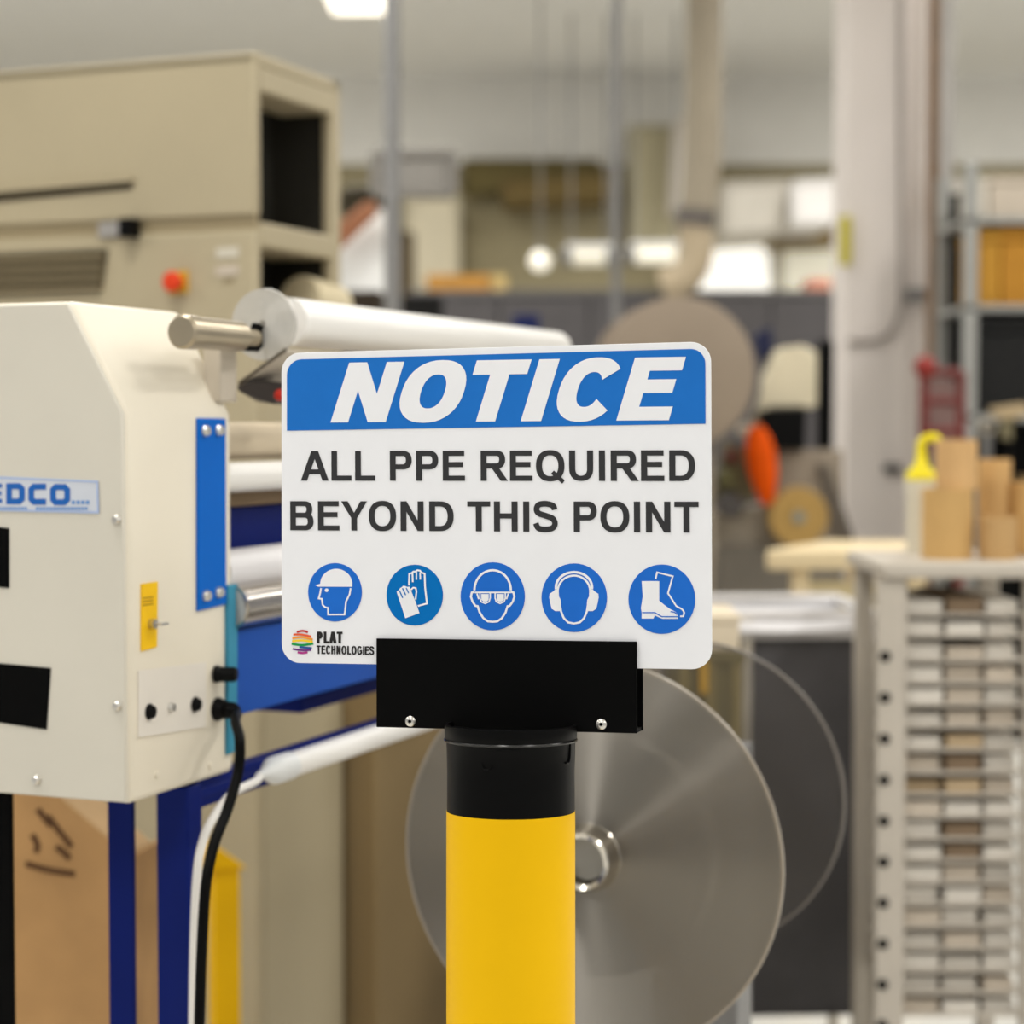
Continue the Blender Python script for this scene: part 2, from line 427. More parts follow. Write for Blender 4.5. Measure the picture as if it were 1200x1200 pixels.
# globe logo of coloured stripes
f8 = lambda p: S(320 + p[0] / 8, 640 + p[1] / 8)
for nm, rgb, pts, wd in (('red', (190, 48, 52), [(232, 804), (288, 793), (336, 806)], 17), ('orange', (232, 96, 52), [(200, 828), (280, 828), (366, 846)], 16),
                         ('amber', (244, 156, 48), [(190, 862), (280, 852), (380, 874)], 16), ('yellow', (246, 208, 44), [(188, 890), (280, 882), (382, 896)], 18),
                         ('green', (10, 150, 74), [(184, 914), (280, 926), (386, 912)], 18), ('blue', (44, 84, 150), [(256, 944), (310, 950), (372, 955)], 17),
                         ('purple', (110, 44, 130), [(194, 962), (280, 974), (365, 972)], 15), ('magenta', (176, 50, 136), [(240, 994), (285, 1000), (332, 994)], 17)):
    flat([[f8(q) for q in p] for p in stroke(spline(pts, 4), wd * 1.15)], 'logo_stripe', mat('logo_' + nm, rgb, .5, var=0), sign, label='%s stripe of the round logo' % nm)

# bracket that grips the sign
brk = thing('sign_bracket', 'black metal channel bracket gripping the bottom edge of the sign', 'bracket')
brk.matrix_world = M_SIGN
bx0, bz0 = S(443.5, 853.0); bx1, _ = S(747.5, 749.5); bz1 = (S(443.5, 749.3)[1] + S(747, 750)[1]) / 2; bz0 = (bz0 + S(750, 857.2)[1]) / 2
MB().box((bx0, -.0052, bz0), (bx1, -.0024, bz1)).build('front_plate', m_black, brk, .0005)
MB().box((bx0, .018, bz0), (bx1, .0208, bz1 - .004)).build('back_plate', m_black, brk, .0005)
MB().box((bx0 + .001, -.0024, bz0), (bx1 - .001, .018, bz0 + .003)).build('channel_floor', m_black, brk)
MB().box((bx0 + .01, .0005, -SIGN_H/2 + .002), (bx1 - .01, .018, bz1 - .012)).build('spacer', m_black, brk)
for px, py in ((483.3, 844.5), (706.5, 848.0)):
    x, z = S(px, py)
    r = MB().lathe([(.0042, 0), (.0042, .0006), (.0030, .0018), (.0015, .0021), (.0013, .001), (.00001, .001)], (x, -.0052, z), (0, -1, 0), 20).build('rivet', m_screw, brk, label='silver domed rivet')
    MB().lathe([(.0013, 0), (.0012, .0004)], (x, -.0062, z), (0, -1, 0), 12).build('rivet_hole', m_black, r)

BY = 1.537
bc = P(598.6, 900, BY)
bol = thing('bollard', 'yellow safety bollard with black top sleeve holding the sign', 'bollard', (bc.x, BY - 1.1 * math.tan(math.radians(2.94)), 0))
bol.rotation_euler = (math.radians(-2.94), 0, 0)        # the post leans back a little with its sign
zt = P(600, 847, BY).z; zy = P(600, 947, BY).z
m_yel = mat('bollard_yellow', (240, 188, 0), .45, var=.02, spec=.15)
MB().lathe([(.0500, .004), (.0500, zy)], (0, 0, 0), (0, 0, 1), 64).build('post', m_yel, bol)
MB().lathe([(.0497, zy - .002), (.0495, zy + .03), (.0502, zt - .012), (.0514, zt - .0095), (.0516, zt - .004), (.0514, zt), (.0490, zt + .0004), (.0480, zt - .003), (.0300, zt - .0045), (.00001, zt - .0045)],
           (0, 0, 0), (0, 0, 1), 64).build('sleeve', m_black_pl, bol)
MB().lathe([(.0517, zt - .0125), (.0521, zt - .0115), (.0517, zt - .0105)], (0, 0, 0), (0, 0, 1), 64).build('rim', mat('rim_gloss', (20, 20, 20), .25, var=.05, spec=.5), bol)
def on_sleeve(px, py):
    w = P(px, py, BY - .05); x = w.x - bc.x
    return (x, -math.sqrt(max(.0503 ** 2 - x * x, 0)) - .0002, w.z)
b = MB(); b.tube([on_sleeve(*q) for q in ((564, 897), (567, 903), (573, 904), (577, 900))], .0006, 6); b.tube([on_sleeve(*q) for q in ((580, 883), (596, 881.5), (608, 882))], .0005, 6)
b.build('embossed_mark', m_black_pl, bol)
b = MB(); b.tube([on_sleeve(*q) for q in ((669, 868), (669.5, 885), (668, 899), (664, 900))], .0008, 6); b.build('moulded_slot', m_black_pl, bol)
MB().lathe([(.10, 0), (.10, .01), (.055, .012)], (0, 0, 0), (0, 0, 1), 40).build('base_plate', m_yel, bol)

# ================================================================== laminator
TH = math.radians(21.6); ROT = math.pi / 2 - TH
p0 = P(153, 943, 1.8); hb = p0.z
lam = thing('laminator', 'cream desktop laminating machine with blue trim and black plug on the left', 'laminator', (p0.x, p0.y, 0), ROT)
def face(px, py, axis, val):
    """pixel -> the laminator's own frame on the plane axis = val (0: along the rollers, 1: depth)"""
    T = FR[lam.name]; n = T.to_3x3() @ Vector((1, 0, 0) if axis == 0 else (0, 1, 0))
    q = T @ Vector((val, 0, 0) if axis == 0 else (0, val, 0))
    return L(lam, hit(px, py, q, n))
A = face(150, 485, 1, 0); Bp = face(85, 353, 0, 0)
hA, vB, hT = A.z, Bp.y, Bp.z
HU = face(273, 800, 1, 0).x                     # width of the end housing
prof = [(0, 0, hb), (0, 0, hA), (0, vB, hT), (0, .34, hT), (0, .34, hb)]
MB().prism(prof, (HU, 0, 0)).build('end_housing', m_cream, lam, .006)
pin = [(-.004, .003, hb + .002), (-.004, .003, hA), (-.004, vB + .003, hT - .002), (-.004, .335, hT - .002), (-.004, .335, hb + .002)]
MB().prism(pin, (.006, 0, 0)).build('end_panel', m_panel, lam, .0015)
UF = 1.075
prof2 = [(UF, 0, hb), (UF, 0, hA), (UF, vB, hT - .03), (UF, .34, hT - .03), (UF, .34, hb)]
MB().prism(prof2, (HU, 0, 0)).build('end_housing', m_cream, lam, .006)
for px, py in ((137.5, 609), (138.5, 827), (43.5, 914)):
    q = face(px, py, 0, -.004)
    MB().lathe([(.0045, 0), (.0045, .003), (.003, .005), (.0001, .0052)], q, (-1, 0, 0), 16).build('screw', m_screw, lam)
def poly_on(pts, axis, val, th, name, material, bev=0, label=None, parent=None):
    q = [face(x, y, axis, val) for x, y in pts]
    v = Vector((-th, 0, 0)) if axis == 0 else Vector((0, -th, 0))
    return MB().prism(q, v).build(name, material, parent or lam, bev, label=label)
poly_on([(-24, 775), (60, 783), (55, 855), (-24, 843)], 0, -.004, .001, 'black_patch', m_black, label='black square patch')
poly_on([(-40, 613), (11, 619), (11, 689), (-40, 684)], 0, -.004, .001, 'black_patch', m_black, label='black square patch')
lab = poly_on([(-50, 556), (115, 563), (116, 602), (-50, 598)], 0, -.004, .0008, 'name_plate', mat('label_silver', (205, 210, 220), .4, var=.02), label='silver nameplate reading EDCO')
m_lblue = mat('label_blue', (26, 96, 178), .45, var=.02)
def lab_poly(pts): return [tuple(face(x, y, 0, -.0049)) for x, y in pts]
b = MB()
for ch, x0, x1 in (('E', -15.5, 2.5), ('D', 8.5, 28), ('C', 34.5, 54), ('O', 60, 81)):
    w = (x1 - x0) / 21.5
    sq = {'E': [R4(0, 0, .2, 1), R4(.2, 0, w, .2), R4(.2, .4, w * .95, .6), R4(.2, .8, w, 1)],
          'D': stroke([(.1, .1), (w - .25, .1), (w - .1, .25), (w - .1, .75), (w - .25, .9), (.1, .9)], .31, True),
          'C': stroke([(w, .1), (.25, .1), (.1, .25), (.1, .75), (.25, .9), (w, .9)], .31),
          'O': stroke([(.25, .1), (w - .25, .1), (w - .1, .25), (w - .1, .75), (w - .25, .9), (.25, .9), (.1, .75), (.1, .25)], .31, True)}[ch]
    for p in sq:
        b.prism(lab_poly([(x0 + x * 21.5, 590.6 - (1 - y) * 0 - y * 22.2 + (x0 - 50) * .02) for x, y in p]), (-.0003, 0, 0))
b.build('lettering', m_lblue, lab, smooth=False)
b = MB()
for p in stroke([(-49, 557.5), (114, 564.5), (115, 600.5), (-49, 596.5)], 2.2, True): b.prism(lab_poly(p), (-.0002, 0, 0))
b.build('border', mat('label_border', (168, 186, 222), .5, var=.02), lab, smooth=False)
b = MB()
for k in range(12):
    b.prism(lab_poly([(-14 + k*3.9, 594.2), (-11 + k*3.9, 594.3), (-11 + k*3.9, 597.3), (-14 + k*3.9, 597.2)]), (-.0002, 0, 0))
for k in range(15):
    b.prism(lab_poly([(42 + k*4.1, 594.2), (45.2 + k*4.1, 594.3), (45.2 + k*4.1, 597.8), (42 + k*4.1, 597.7)]), (-.0002, 0, 0))
for k in range(4):
    b.prism(lab_poly([(84 + k*5.6, 586.5), (88 + k*5.6, 586.6), (88 + k*5.6, 591), (84 + k*5.6, 590.9)]), (-.0002, 0, 0))
b.build('small_print', mat('label_blue_pale', (110, 150, 205), .5, var=.02), lab, smooth=False)
bp = poly_on([(229.5, 490), (261.5, 490.5), (262.5, 708), (229.5, 716)], 1, 0, .003, 'mounting_plate', mat('plate_blue', (0, 98, 194), .5, var=.03, spec=.12), .0008, label='bright blue mounting plate with four bolts')
for px, py in ((239.5, 505), (255.5, 504.5), (240.5, 698), (255.5, 694)):
    q = face(px, py, 1, -.003)
    MB().lathe([(.0055, 0), (.0055, .003), (.004, .0055), (.0001, .0055)], q, (0, -1, 0), 14).build('bolt', m_screw, bp)
yt = poly_on([(164.5, 684.5), (183.5, 681.5), (182.5, 758), (164.5, 763)], 1, 0, .0015, 'warning_tag', mat('tag_yellow', (246, 196, 0), .45, var=.03), label='yellow tag with a key switch')
q = face(176, 731, 1, -.0015)
MB().cyl(q, q + Vector((0, -.006, 0)), .0045, 16).build('key_switch', m_steel, yt)
MB().cbox(q + Vector((.004, -.010, 0)), (.012, .008, .0022)).build('key', m_steel, yt, .0005)
k = MB()
for yy in (700, 704, 708): k.prism([face(167, yy + .6, 1, -.0016), face(179.5, yy - 1.2, 1, -.0016), face(179.5, yy + .2, 1, -.0016), face(167, yy + 2, 1, -.0016)], (0, -.0002, 0))
k.build('tag_print', mat('tag_print', (150, 110, 10), .6, var=.02), yt, smooth=False)
cp = poly_on([(161, 786), (240, 776), (240, 852), (161, 864)], 1, 0, .0015, 'control_panel', mat('panel_white', (226, 220, 210), .5, var=.02), label='white control panel with two black knobs')
for px, py, r, m in ((175, 834, .0065, m_black_pl), (228.5, 825.5, .0065, m_black_pl), (199.5, 829, .004, m_alu)):
    q = face(px, py, 1, -.0015)
    MB().lathe([(r * 1.15, 0), (r * 1.15, .001), (r, .002), (r * .9, .0045), (.0001, .005)], q, (0, -1, 0), 18).build('knob', m, cp)
q = face(252, 790, 1, 0)
MB().lathe([(.0085, 0), (.0085, .004), (.0075, .005), (.0075, .019), (.006, .022), (.0001, .022)], q, (.25, -.97, 0), 18).build('lever_knob', m_black_pl, lam, label='black round lever knob')
q = face(254, 831, 1, 0)
MB().lathe([(.0115, 0), (.0115, .003), (.010, .005), (.009, .010), (.005, .012)], q, (0, -1, 0), 18).build('power_socket', m_black_pl, lam, label='black round power socket')
for px, py in ((183.5, 908), (246, 897)):
    q = face(px, py, 1, 0)
    MB().lathe([(.0035, 0), (.003, .002), (.0001, .0022)], q, (0, -1, 0), 12).build('screw', m_cream, lam)
poly_on([(263, 686), (274.5, 684), (273.5, 880), (263.5, 884)], 1, 0, .004, 'side_rail', mat('teal_paint', (54, 138, 168), .45, var=.04), .0005, label='teal vertical rail')

def at_u(px, py, v): return face(px, py, 1, v)
def roller(name, py, rpx, v, material, u0=HU, u1=UF, label=None, parent=lam, px=300):
    q = at_u(px, py, v); w = FR[lam.name] @ q
    r = rpx / F * w.y
    return MB().cyl((u0, v, q.z), (u1, v, q.z), r, 36).build(name, material, parent, label=label)
roller('pull_roller', 558, 17, .03, m_white_pl, label='white pull roller')
roller('beige_roller', 516, 21, .05, mat('beige_rubber', (205, 190, 165), .6), label='beige roller')
roller('laminating_roller', 664, 24, .022, mat('silicone_white', (222, 220, 222), .35, var=.03), label='white silicone laminating roller')
roller('chrome_roller', 706, 26, .004, mat('chrome_soft', (190, 184, 178), .18, 1.0, var=.05), HU, UF, label='polished chrome roller')
q = at_u(277, 712, .002)
MB().lathe([(.020, 0), (.021, .004), (.019, .010), (.0001, .011)], (HU, .004, at_u(300, 706, .004).z), (1, 0, 0), 28).build('bearing_cap', m_white_pl, lam, label='white bearing cap')
def beam(name, x, yt_, yb_, v, dv, material, u0=HU, u1=UF, label=None, bev=.002):
    a = at_u(x, yt_, v).z; c = at_u(x, yb_, v).z
    return MB().box((u0, v, c), (u1, v + dv, a)).build(name, material, lam, bev, label=label)
beam('rear_cover', 300, 592, 660, .06, .2, m_blue2, label='navy cover plate')
beam('brown_seal', 300, 576, 592, .045, .03, mat('seal_brown', (120, 100, 76), .7))
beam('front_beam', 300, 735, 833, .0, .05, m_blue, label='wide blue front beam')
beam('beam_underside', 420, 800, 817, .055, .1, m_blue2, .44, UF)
q = at_u(305, 460, -.015)
MB().prism([at_u(277, 452, .01), at_u(300, 446, -.01), at_u(331, 450, -.03), at_u(322, 474, -.02), at_u(300, 470, .0), at_u(279, 458, .01)], (.05, 0, 0)).build('guide_shoe', mat('shoe_dark', (60, 54, 52), .5), lam, .001, label='dark grey guide shoe')
MB().sphere(at_u(328, 463, -.035), .006).build('red_knob', mat('red_plastic', (190, 40, 24), .4), lam, label='small red knob')
g0 = at_u(281, 449, .012); g1 = at_u(336, 409, -.055)
MB().prism([g0, g1, g1 + Vector((0, 0, -.003)), g0 + Vector((0, 0, -.003))], (UF - g0.x - .02, 0, 0)).build('guard_shield', mat('guard_beige', (196, 186, 170), .4, var=.02), lam, label='pale beige guard shield')
MB().cyl(g0 + Vector((-.001, 0, 0)), g1 + Vector((-.001, 0, 0)), .0016, 8).build('shield_edge', mat('edge_dark', (92, 84, 72), .6), lam, label='dark shield edge')
MB().prism([at_u(286, 400, -.02), at_u(296, 378, -.02), at_u(306, 384, -.02), at_u(308, 398, -.02), at_u(296, 412, -.02), at_u(282, 411, -.02)], (.012, 0, 0)).build('roll_cradle', m_black_pl, lam, .001, label='black roll cradle')
MB().box((HU - .02, .0, at_u(296, 412, -.02).z - .05), (HU + .012, .02, at_u(296, 412, -.02).z + .004)).build('cradle_post', mat('guard_beige', (196, 186, 170)), lam, .002)

# white film roll with its end flange and steel shaft
fr = thing('film_roll', 'long white film roll on a steel shaft above the laminator', 'roll', FR[lam.name].translation, ROT)
rq = at_u(335, 377, -.02); rr = 28.5 / F * (FR[lam.name] @ rq).y
MB().lathe([(.012, rq.x), (rr, rq.x), (rr, 1.055), (rr * .8, 1.064), (.012, 1.064)], (0, -.02, rq.z), (1, 0, 0), 48, True).build('film', mat('film_white', (240, 238, 234), .28, var=.015), fr)
fq = at_u(308, 378, -.02)
MB().lathe([(.004, fq.x), (.0355, fq.x), (.036, fq.x + .005), (.030, fq.x + .014), (.004, fq.x + .014)], (0, -.02, rq.z - .005), (1, 0, 0), 48, True).build('end_flange', mat('frosted_acrylic', (205, 202, 195), .3, var=.05, scale=60, alpha=.72), fr, label='frosted clear end flange')
kq0 = at_u(212, 389, -.025); kq1 = at_u(281, 394, -.025)
MB().lathe([(.0001, 0), (.0135, .0), (.0160, .003), (.0160, .022), (.0150, .023), (.0150, .026), (.0145, kq1.x - kq0.x - .002), (.008, kq1.x - kq0.x), (.008, kq1.x - kq0.x + .03)],
           (kq0.x, -.025, (kq0.z + kq1.z) / 2), (1, 0, 0), 40).build('shaft_knob', mat('shaft_steel', (176, 164, 142), .36, .85, var=.06, scale=20), fr, label='brushed steel shaft knob')

# stand under the laminator
st = thing('laminator_stand', 'navy blue steel stand with square legs under the cream laminator', 'stand', FR[lam.name].translation, ROT)
a = face(220, 960, 1, .004); c = face(237, 960, 1, .004)
MB().box((a.x, .004, 0), (c.x, .004 + face(187, 960, 0, a.x).y, hb - .003)).build('leg', m_blue2, st, .002)
a2 = face(155, 960, 0, .12); c2 = face(126, 960, 0, .12)
MB().box((.12, a2.y, 0), (.126, c2.y, hb - .003)).build('leg', m_blue2, st, .001)
a2 = face(12, 960, 0, .05); c2 = face(-30, 960, 0, .05)
MB().box((.05, a2.y, 0), (.056, c2.y, hb - .003)).build('leg', m_black, st, .001, label='black rear leg')
for vv in (.0, .06):
    MB().box((UF + .1, vv, 0), (UF + .14, vv + .04, hb - .003)).build('leg', m_blue2, st, .002)
z0 = face(240, 934, 1, .015).z; z1 = face(240, 921, 1, .015).z
MB().box((c.x, .01, z0), (UF + .1, .035, z1)).build('front_rail', m_blue2, st, .002)
MB().box((c.x, .012, hb - .03), (UF + .1, .03, hb - .001)).build('top_rail', m_blue2, st, .001)

# white tube slung below the front beam
tb = thing('plastic_tube', 'white plastic tube with a rounded cap slung below the blue beam', 'tube', FR[lam.name].translation, ROT)
q0 = face(318, 901, 1, -.02); q1 = face(440, 866, 1, -.02)
zz = (q0.z + q1.z) / 2; R0 = .0128
MB().lathe([(.0001, 0), (R0*.9, .001), (R0, .004), (R0, .95)], (q0.x + .01, -.02, zz), (1, 0, 0), 28).build('pipe', m_white_pl, tb)
MB().lathe([(.004, -.035), (.006, -.022), (R0*.9, -.012), (R0*1.12, -.004), (R0*1.12, .028), (R0, .03)], (q0.x + .01, -.02, zz), (1, 0, 0), 28).build('end_cap', mat('cap_white', (222, 224, 224), .35, var=.02), tb, label='greyish white rounded end cap')
cq = Vector((q0.x - .025, -.02, zz))
wl = [cq, cq + Vector((-.012, -.002, -.004)), face(272, 930, 1, -.02), face(252, 955, 1, -.02), face(238, 985, 1, -.02), face(230, 1040, 1, -.02), face(226, 1200, 1, -.01), face(224, 1600, 1, -.01), Vector((face(224, 1600, 1, -.01).x, -.01, .006))]
MB().tube(wl, .0042, 10).build('cord', m_white_pl, tb)

# black power cable
cb = thing('power_cable', 'black power cable plugged into the cream laminator and hanging down', 'cable', FR[lam.name].translation, ROT)
sq = face(254, 831, 1, 0)
pts = [sq + Vector((0, -.012, 0)), sq + Vector((0, -.022, -.002)), face(276, 846, 1, -.035), face(281, 868, 1, -.05), face(279, 905, 1, -.05), face(266, 950, 1, -.05), face(248, 1000, 1, -.05), face(238, 1080, 1, -.05), face(232, 1300, 1, -.05), face(228, 1800, 1, -.05)]
e = pts[-1]; pts += [Vector((e.x, e.y, .1)), Vector((e.x - .01, e.y - .02, .012)), Vector((e.x - .1, e.y - .06, .0065))]
MB().tube(pts, .0052, 12).build('cord', m_black_pl, cb)
MB().lathe([(.0085, 0), (.0085, .006), (.0055, .012)], sq + Vector((0, -.012, 0)), (.05, -1, -.1), 16).build('plug', m_black_pl, cb)

# ================================================================== clear flanged reel
RZ = P(689, 1005, 2.05)
rl = thing('film_reel', 'large clear flanged reel of grey film behind the bollard', 'reel', (RZ.x, RZ.y, 0), ROT)
RH = RZ.z; RR = .2075
def flange_mat():
    m = bpy.data.materials.new('brushed_clear_flange'); m.use_nodes = True; nt = m.node_tree
    b = nt.nodes['Principled BSDF']; b.inputs['Base Color'].default_value = lin((168, 163, 155)); b.inputs['Metallic'].default_value = 1.0
    b.inputs['Roughness'].default_value = .47; b.inputs['Anisotropic'].default_value = 1.0; b.inputs['Anisotropic Rotation'].default_value = .25
    tg = nt.nodes.new('ShaderNodeTangent'); tg.direction_type = 'RADIAL'; tg.axis = 'X'
    nt.links.new(tg.outputs['Tangent'], b.inputs['Tangent'])
    tr = nt.nodes.new('ShaderNodeBsdfTransparent'); tr.inputs['Color'].default_value = (.82, .8, .77, 1)
    mx = nt.nodes.new('ShaderNodeMixShader'); mx.inputs['Fac'].default_value = .74
    nt.links.new(tr.outputs[0], mx.inputs[1]); nt.links.new(b.outputs[0], mx.inputs[2])
    nt.links.new(mx.outputs[0], nt.nodes['Material Output'].inputs['Surface'])
    return m
m_fl = flange_mat()
m_fl2 = mat('smoked_flange', (92, 88, 84), .35, .2, var=.03, alpha=.22)
m_edge = mat('flange_edge', (156, 148, 136), .35, .2, var=.03)
def flange(u, m, RR, me):
    # the disc's own origin sits on the axle, so that its brushed grain runs around the axle
    o = MB().lathe([(.024, 0), (RR - .002, 0), (RR - .002, .004), (.024, .004)], (0, 0, 0), (1, 0, 0), 96, True).build('flange', m, rl, label='round clear flange')
    o.location = (u, 0, RH)
    MB().lathe([(RR - .003, -.0005), (RR, -.0005), (RR, .0045), (RR - .003, .0045)], (0, 0, 0), (1, 0, 0), 96, True).build('rim', me, o)
flange(0, m_fl, .2075, m_edge); flange(.385, m_fl2, .187, mat('smoked_rim', (112, 106, 100), .4, var=.03))
MB().lathe([(.025, .012), (.128, .012), (.128, .05), (.025, .05)], (0, 0, RH), (1, 0, 0), 72, True).build('film_winding', mat('film_grey', (128, 122, 112), .3, .4, var=.05), rl, label='grey film wound on the core')
MB().lathe([(.0245, -.022), (.029, -.024), (.032, -.020), (.033, -.004), (.036, .0), (.0245, .0)], (0, 0, RH), (1, 0, 0), 48, True).build('core_ring', mat('ring_chrome', (225, 220, 210), .15, 1.0, var=.03), rl, label='chrome core ring')
MB().lathe([(.0001, -.006), (.022, -.006), (.0235, -.004), (.0235, .5)], (0, 0, RH), (1, 0, 0), 40).build('shaft', mat('shaft_grey', (150, 148, 142), .45, .5), rl)
MB().box((.43, -.045, .0), (.50, .045, RH + .05)).build('stand_post', m_grey, rl, .003)
MB().box((.12, -.2, 0), (.56, .2, .03)).build('stand_foot', m_grey, rl, .004)

# ================================================================== big beige machine, far left
bm0 = P(300, 400, 3.2)
bgm = thing('industrial_cabinet_machine', 'tall beige industrial machine with louvres and a red button, behind the laminator', 'machine', (bm0.x, bm0.y, 0), ROT)
TB = FR[bgm.name]
m_bge = mat('machine_beige', (176, 164, 136), .55, var=.04, scale=3)
m_bge2 = mat('machine_beige_dark', (150, 136, 106), .55, var=.04, scale=3)
m_slot = mat('slot_dark', (50, 42, 24), .7, var=.1)
def bf(px, py, axis, val):
    n = TB.to_3x3() @ Vector((1, 0, 0) if axis == 0 else (0, 1, 0))
    q = TB @ Vector((val, 0, 0) if axis == 0 else (0, val, 0))
    return L(bgm, hit(px, py, q, n))
WU = bf(400, 300, 1, 0).x
HM = bf(300, 252, 0, 0).z; HM2 = bf(300, 268, 0, 0).z; HTOP = HM + .26
DV = 1.3
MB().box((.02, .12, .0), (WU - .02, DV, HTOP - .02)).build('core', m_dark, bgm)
MB().box((0, 0, HM), (.02, DV, HTOP)).build('upper_panel', m_bge, bgm, .006)
MB().box((.008, .004, HM2), (.02, DV, HM)).build('panel_joint', m_bge2, bgm)
MB().box((0, 0, 0), (.02, DV, HM2)).build('lower_panel', m_bge, bgm, .006)
MB().box((0, 0, HTOP - .02), (WU, DV, HTOP)).build('top_panel', m_bge, bgm, .005)
zb = bf(350, 297, 1, 0).z; za = bf(350, 268, 1, 0).z
MB().box((.02, 0, zb), (WU - .031, .12, za)).build('cross_beam', m_bge, bgm, .006)
MB().box((WU - .035, .0, 0), (WU, .02, HTOP)).build('corner_post', m_bge, bgm, .005)
MB().box((WU - .03, .021, 0), (WU - .01, .12, HTOP - .02)).build('inner_shade_sheet', m_dark, bgm)  # added dark sheet, stands in for the shade within the openings
MB().box((.02, 0, HTOP - .06), (WU - .03, .1, HTOP - .02)).build('cross_beam', m_bge, bgm, .004)
zs = bf(350, 400, 1, 0).z
MB().box((.02, 0, 0), (WU - .03, .12, zs)).build('lower_cover', m_bge, bgm, .004)
def on_left(pts, name, material, th=.004, bev=0, label=None, rec=0):
    q = [bf(x, y, 0, rec) for x, y in pts]
    return MB().prism(q, (-th, 0, 0)).build(name, material, bgm, bev, label=label)
on_left([(-60, 234), (155, 215), (155, 221), (-60, 242)], 'slot', m_slot, .003, label='dark horizontal slot')
on_left([(-60, 226), (158, 209), (158, 213), (-60, 231)], 'slot_lip', m_bge, .012)
on_left([(-60, 300), (127, 292), (120, 341), (-60, 348)], 'louvre_recess', m_slot, .002, label='dark louvre opening')
for k in range(4):
    y = 301 + k * 11.5
    on_left([(-60, y + 5), (124 - k, y - 1), (124 - k, y + 3), (-60, y + 9)], 'louvre_slat', m_bge2, .014)
on_left([(118, 262), (148, 259), (148, 277), (118, 279)], 'latch_plate', mat('latch_grey', (168, 164, 160), .4, .4), .008, .001)
on_left([(150, 258), (165, 257), (165, 279), (150, 280)], 'latch_block', m_black_pl, .03, .002, label='black latch block')
on_left([(199, 319), (221, 317), (221, 343), (199, 345)], 'button_plate', mat('button_yellow', (214, 168, 40), .5), .004)
q = bf(209, 331, 0, -.004)
MB().lathe([(.010, 0), (.010, .012), (.016, .014), (.017, .022), (.012, .027), (.0001, .028)], q, (-1, 0, 0), 24).build('emergency_button', mat('button_red', (222, 62, 22), .4, var=.02), bgm, label='round red emergency button')
on_left([(254, 291), (280, 289), (280, 301), (254, 303)], 'sticker', mat('sticker_white', (206, 200, 184), .6), .002)
on_left([(254, 312), (280, 310), (280, 322), (254, 324)], 'sticker', mat('sticker_pink', (196, 184, 168), .6), .002)
on_left([(262, 327), (274, 326), (274, 331), (262, 332)], 'sticker', m_bge2, .002)
q = bf(346, 346, 1, .06)
MB().lathe([(.0001, 0), (.042, .0), (.044, .004), (.044, .1)], (q.x - .04, .03, q.z - .012), (.9, -.1, -.1), 28).build('inner_roll', mat('roll_cream', (205, 192, 160), .6), bgm, label='cream roll inside the opening')

# ================================================================== behind the laminator: boxes
pb = thing('pallet_box', 'large plain brown pallet box standing behind the laminator stand', 'box', P(330, 1000, 3.9).xy.to_3d(), ROT)
m_brown = mat('box_brown', (138, 118, 83), .85, var=.06, scale=4)
zt2 = P(330, 770, 3.8).z
MB().box((-.30, -.35, .1), (.55, .65, zt2)).build('carton', m_brown, pb, .006)
MB().box((-.32, -.37, zt2 - .1), (.57, .67, zt2 + .01)).build('lid', m_brown, pb, .006)
for vv in (-.33, .1, .53):
    MB().box((-.30, vv, 0), (.55, vv + .1, .1)).build('pallet_runner', mat('pallet_wood', (168, 140, 96), .8, var=.1), pb)
# slanted cardboard carton, low left
sk = thing('open_carton', 'torn brown cardboard carton with dark stamped marks, low on the left under the laminator', 'carton', (P(40, 960, 2.4).x, 2.4, 0))
def skp(px, py): return L(sk, P(px, py, 2.4))
def skf(px): q = skp(px, 960); return Vector((q.x, 0, .0))
ks = mat('kraft_board', (190, 148, 98), .8, var=.14, scale=8, bump=.15)
MB().prism([skf(-90), skp(-90, 905), skp(34, 905), skp(72, 936), skp(150, 1002), skf(150)], (0, .006, 0)).build('front_board', ks, sk)
MB().prism([skf(-90) + Vector((0, .25, 0)), skp(-90, 930) + Vector((0, .25, 0)), skp(20, 950) + Vector((0, .25, 0)), skf(20) + Vector((0, .25, 0))], (0, .006, 0)).build('back_board', ks, sk)
MB().prism([skf(150), skp(150, 1004), skp(150, 1004) + Vector((0, .2, -.02)), skf(150) + Vector((0, .2, 0))], (.006, 0, 0)).build('side_board', ks, sk)
MB().prism([skp(72, 936), skp(150, 1002), skp(158, 1000) + Vector((.01, .05, 0)), skp(82, 932) + Vector((.01, .05, 0))], (0, 0, .004)).build('torn_flap', mat('kraft_pale', (206, 172, 128), .8, var=.08), sk, label='paler torn flap')
b = MB()
for pts in ([(44, 948), (52, 958), (60, 968)], [(56, 956), (68, 972), (84, 992)], [(38, 978), (44, 990), (42, 999)], [(66, 992), (74, 998), (82, 1006)], [(30, 1012), (60, 1020), (88, 1024)]):
    for p in stroke(spline(pts, 4), 7): b.prism([skp(*q) + Vector((0, -.0006, 0)) for q in p], (0, -.0004, 0))
b.build('stamped_marks', mat('stamp_brown', (96, 66, 40), .8, var=.1), sk, smooth=False)
# ---- yellow floor stop near the stand
ys = thing('yellow_post', 'slim yellow post standing beyond the black cable', 'post', P(262, 1010, 3.0).xy.to_3d(), .4)
hz_ = P(262, 985, 3.0).z
MB().box((-.02, -.02, 0), (.02, .02, hz_ - .04)).build('upright', m_yel, ys, .002)
MB().prism([(-.03, -.025, hz_ - .04), (.03, -.025, hz_ - .04), (-.02, -.025, hz_)], (0, .05, 0)).build('top_wedge', m_yel, ys, .002)

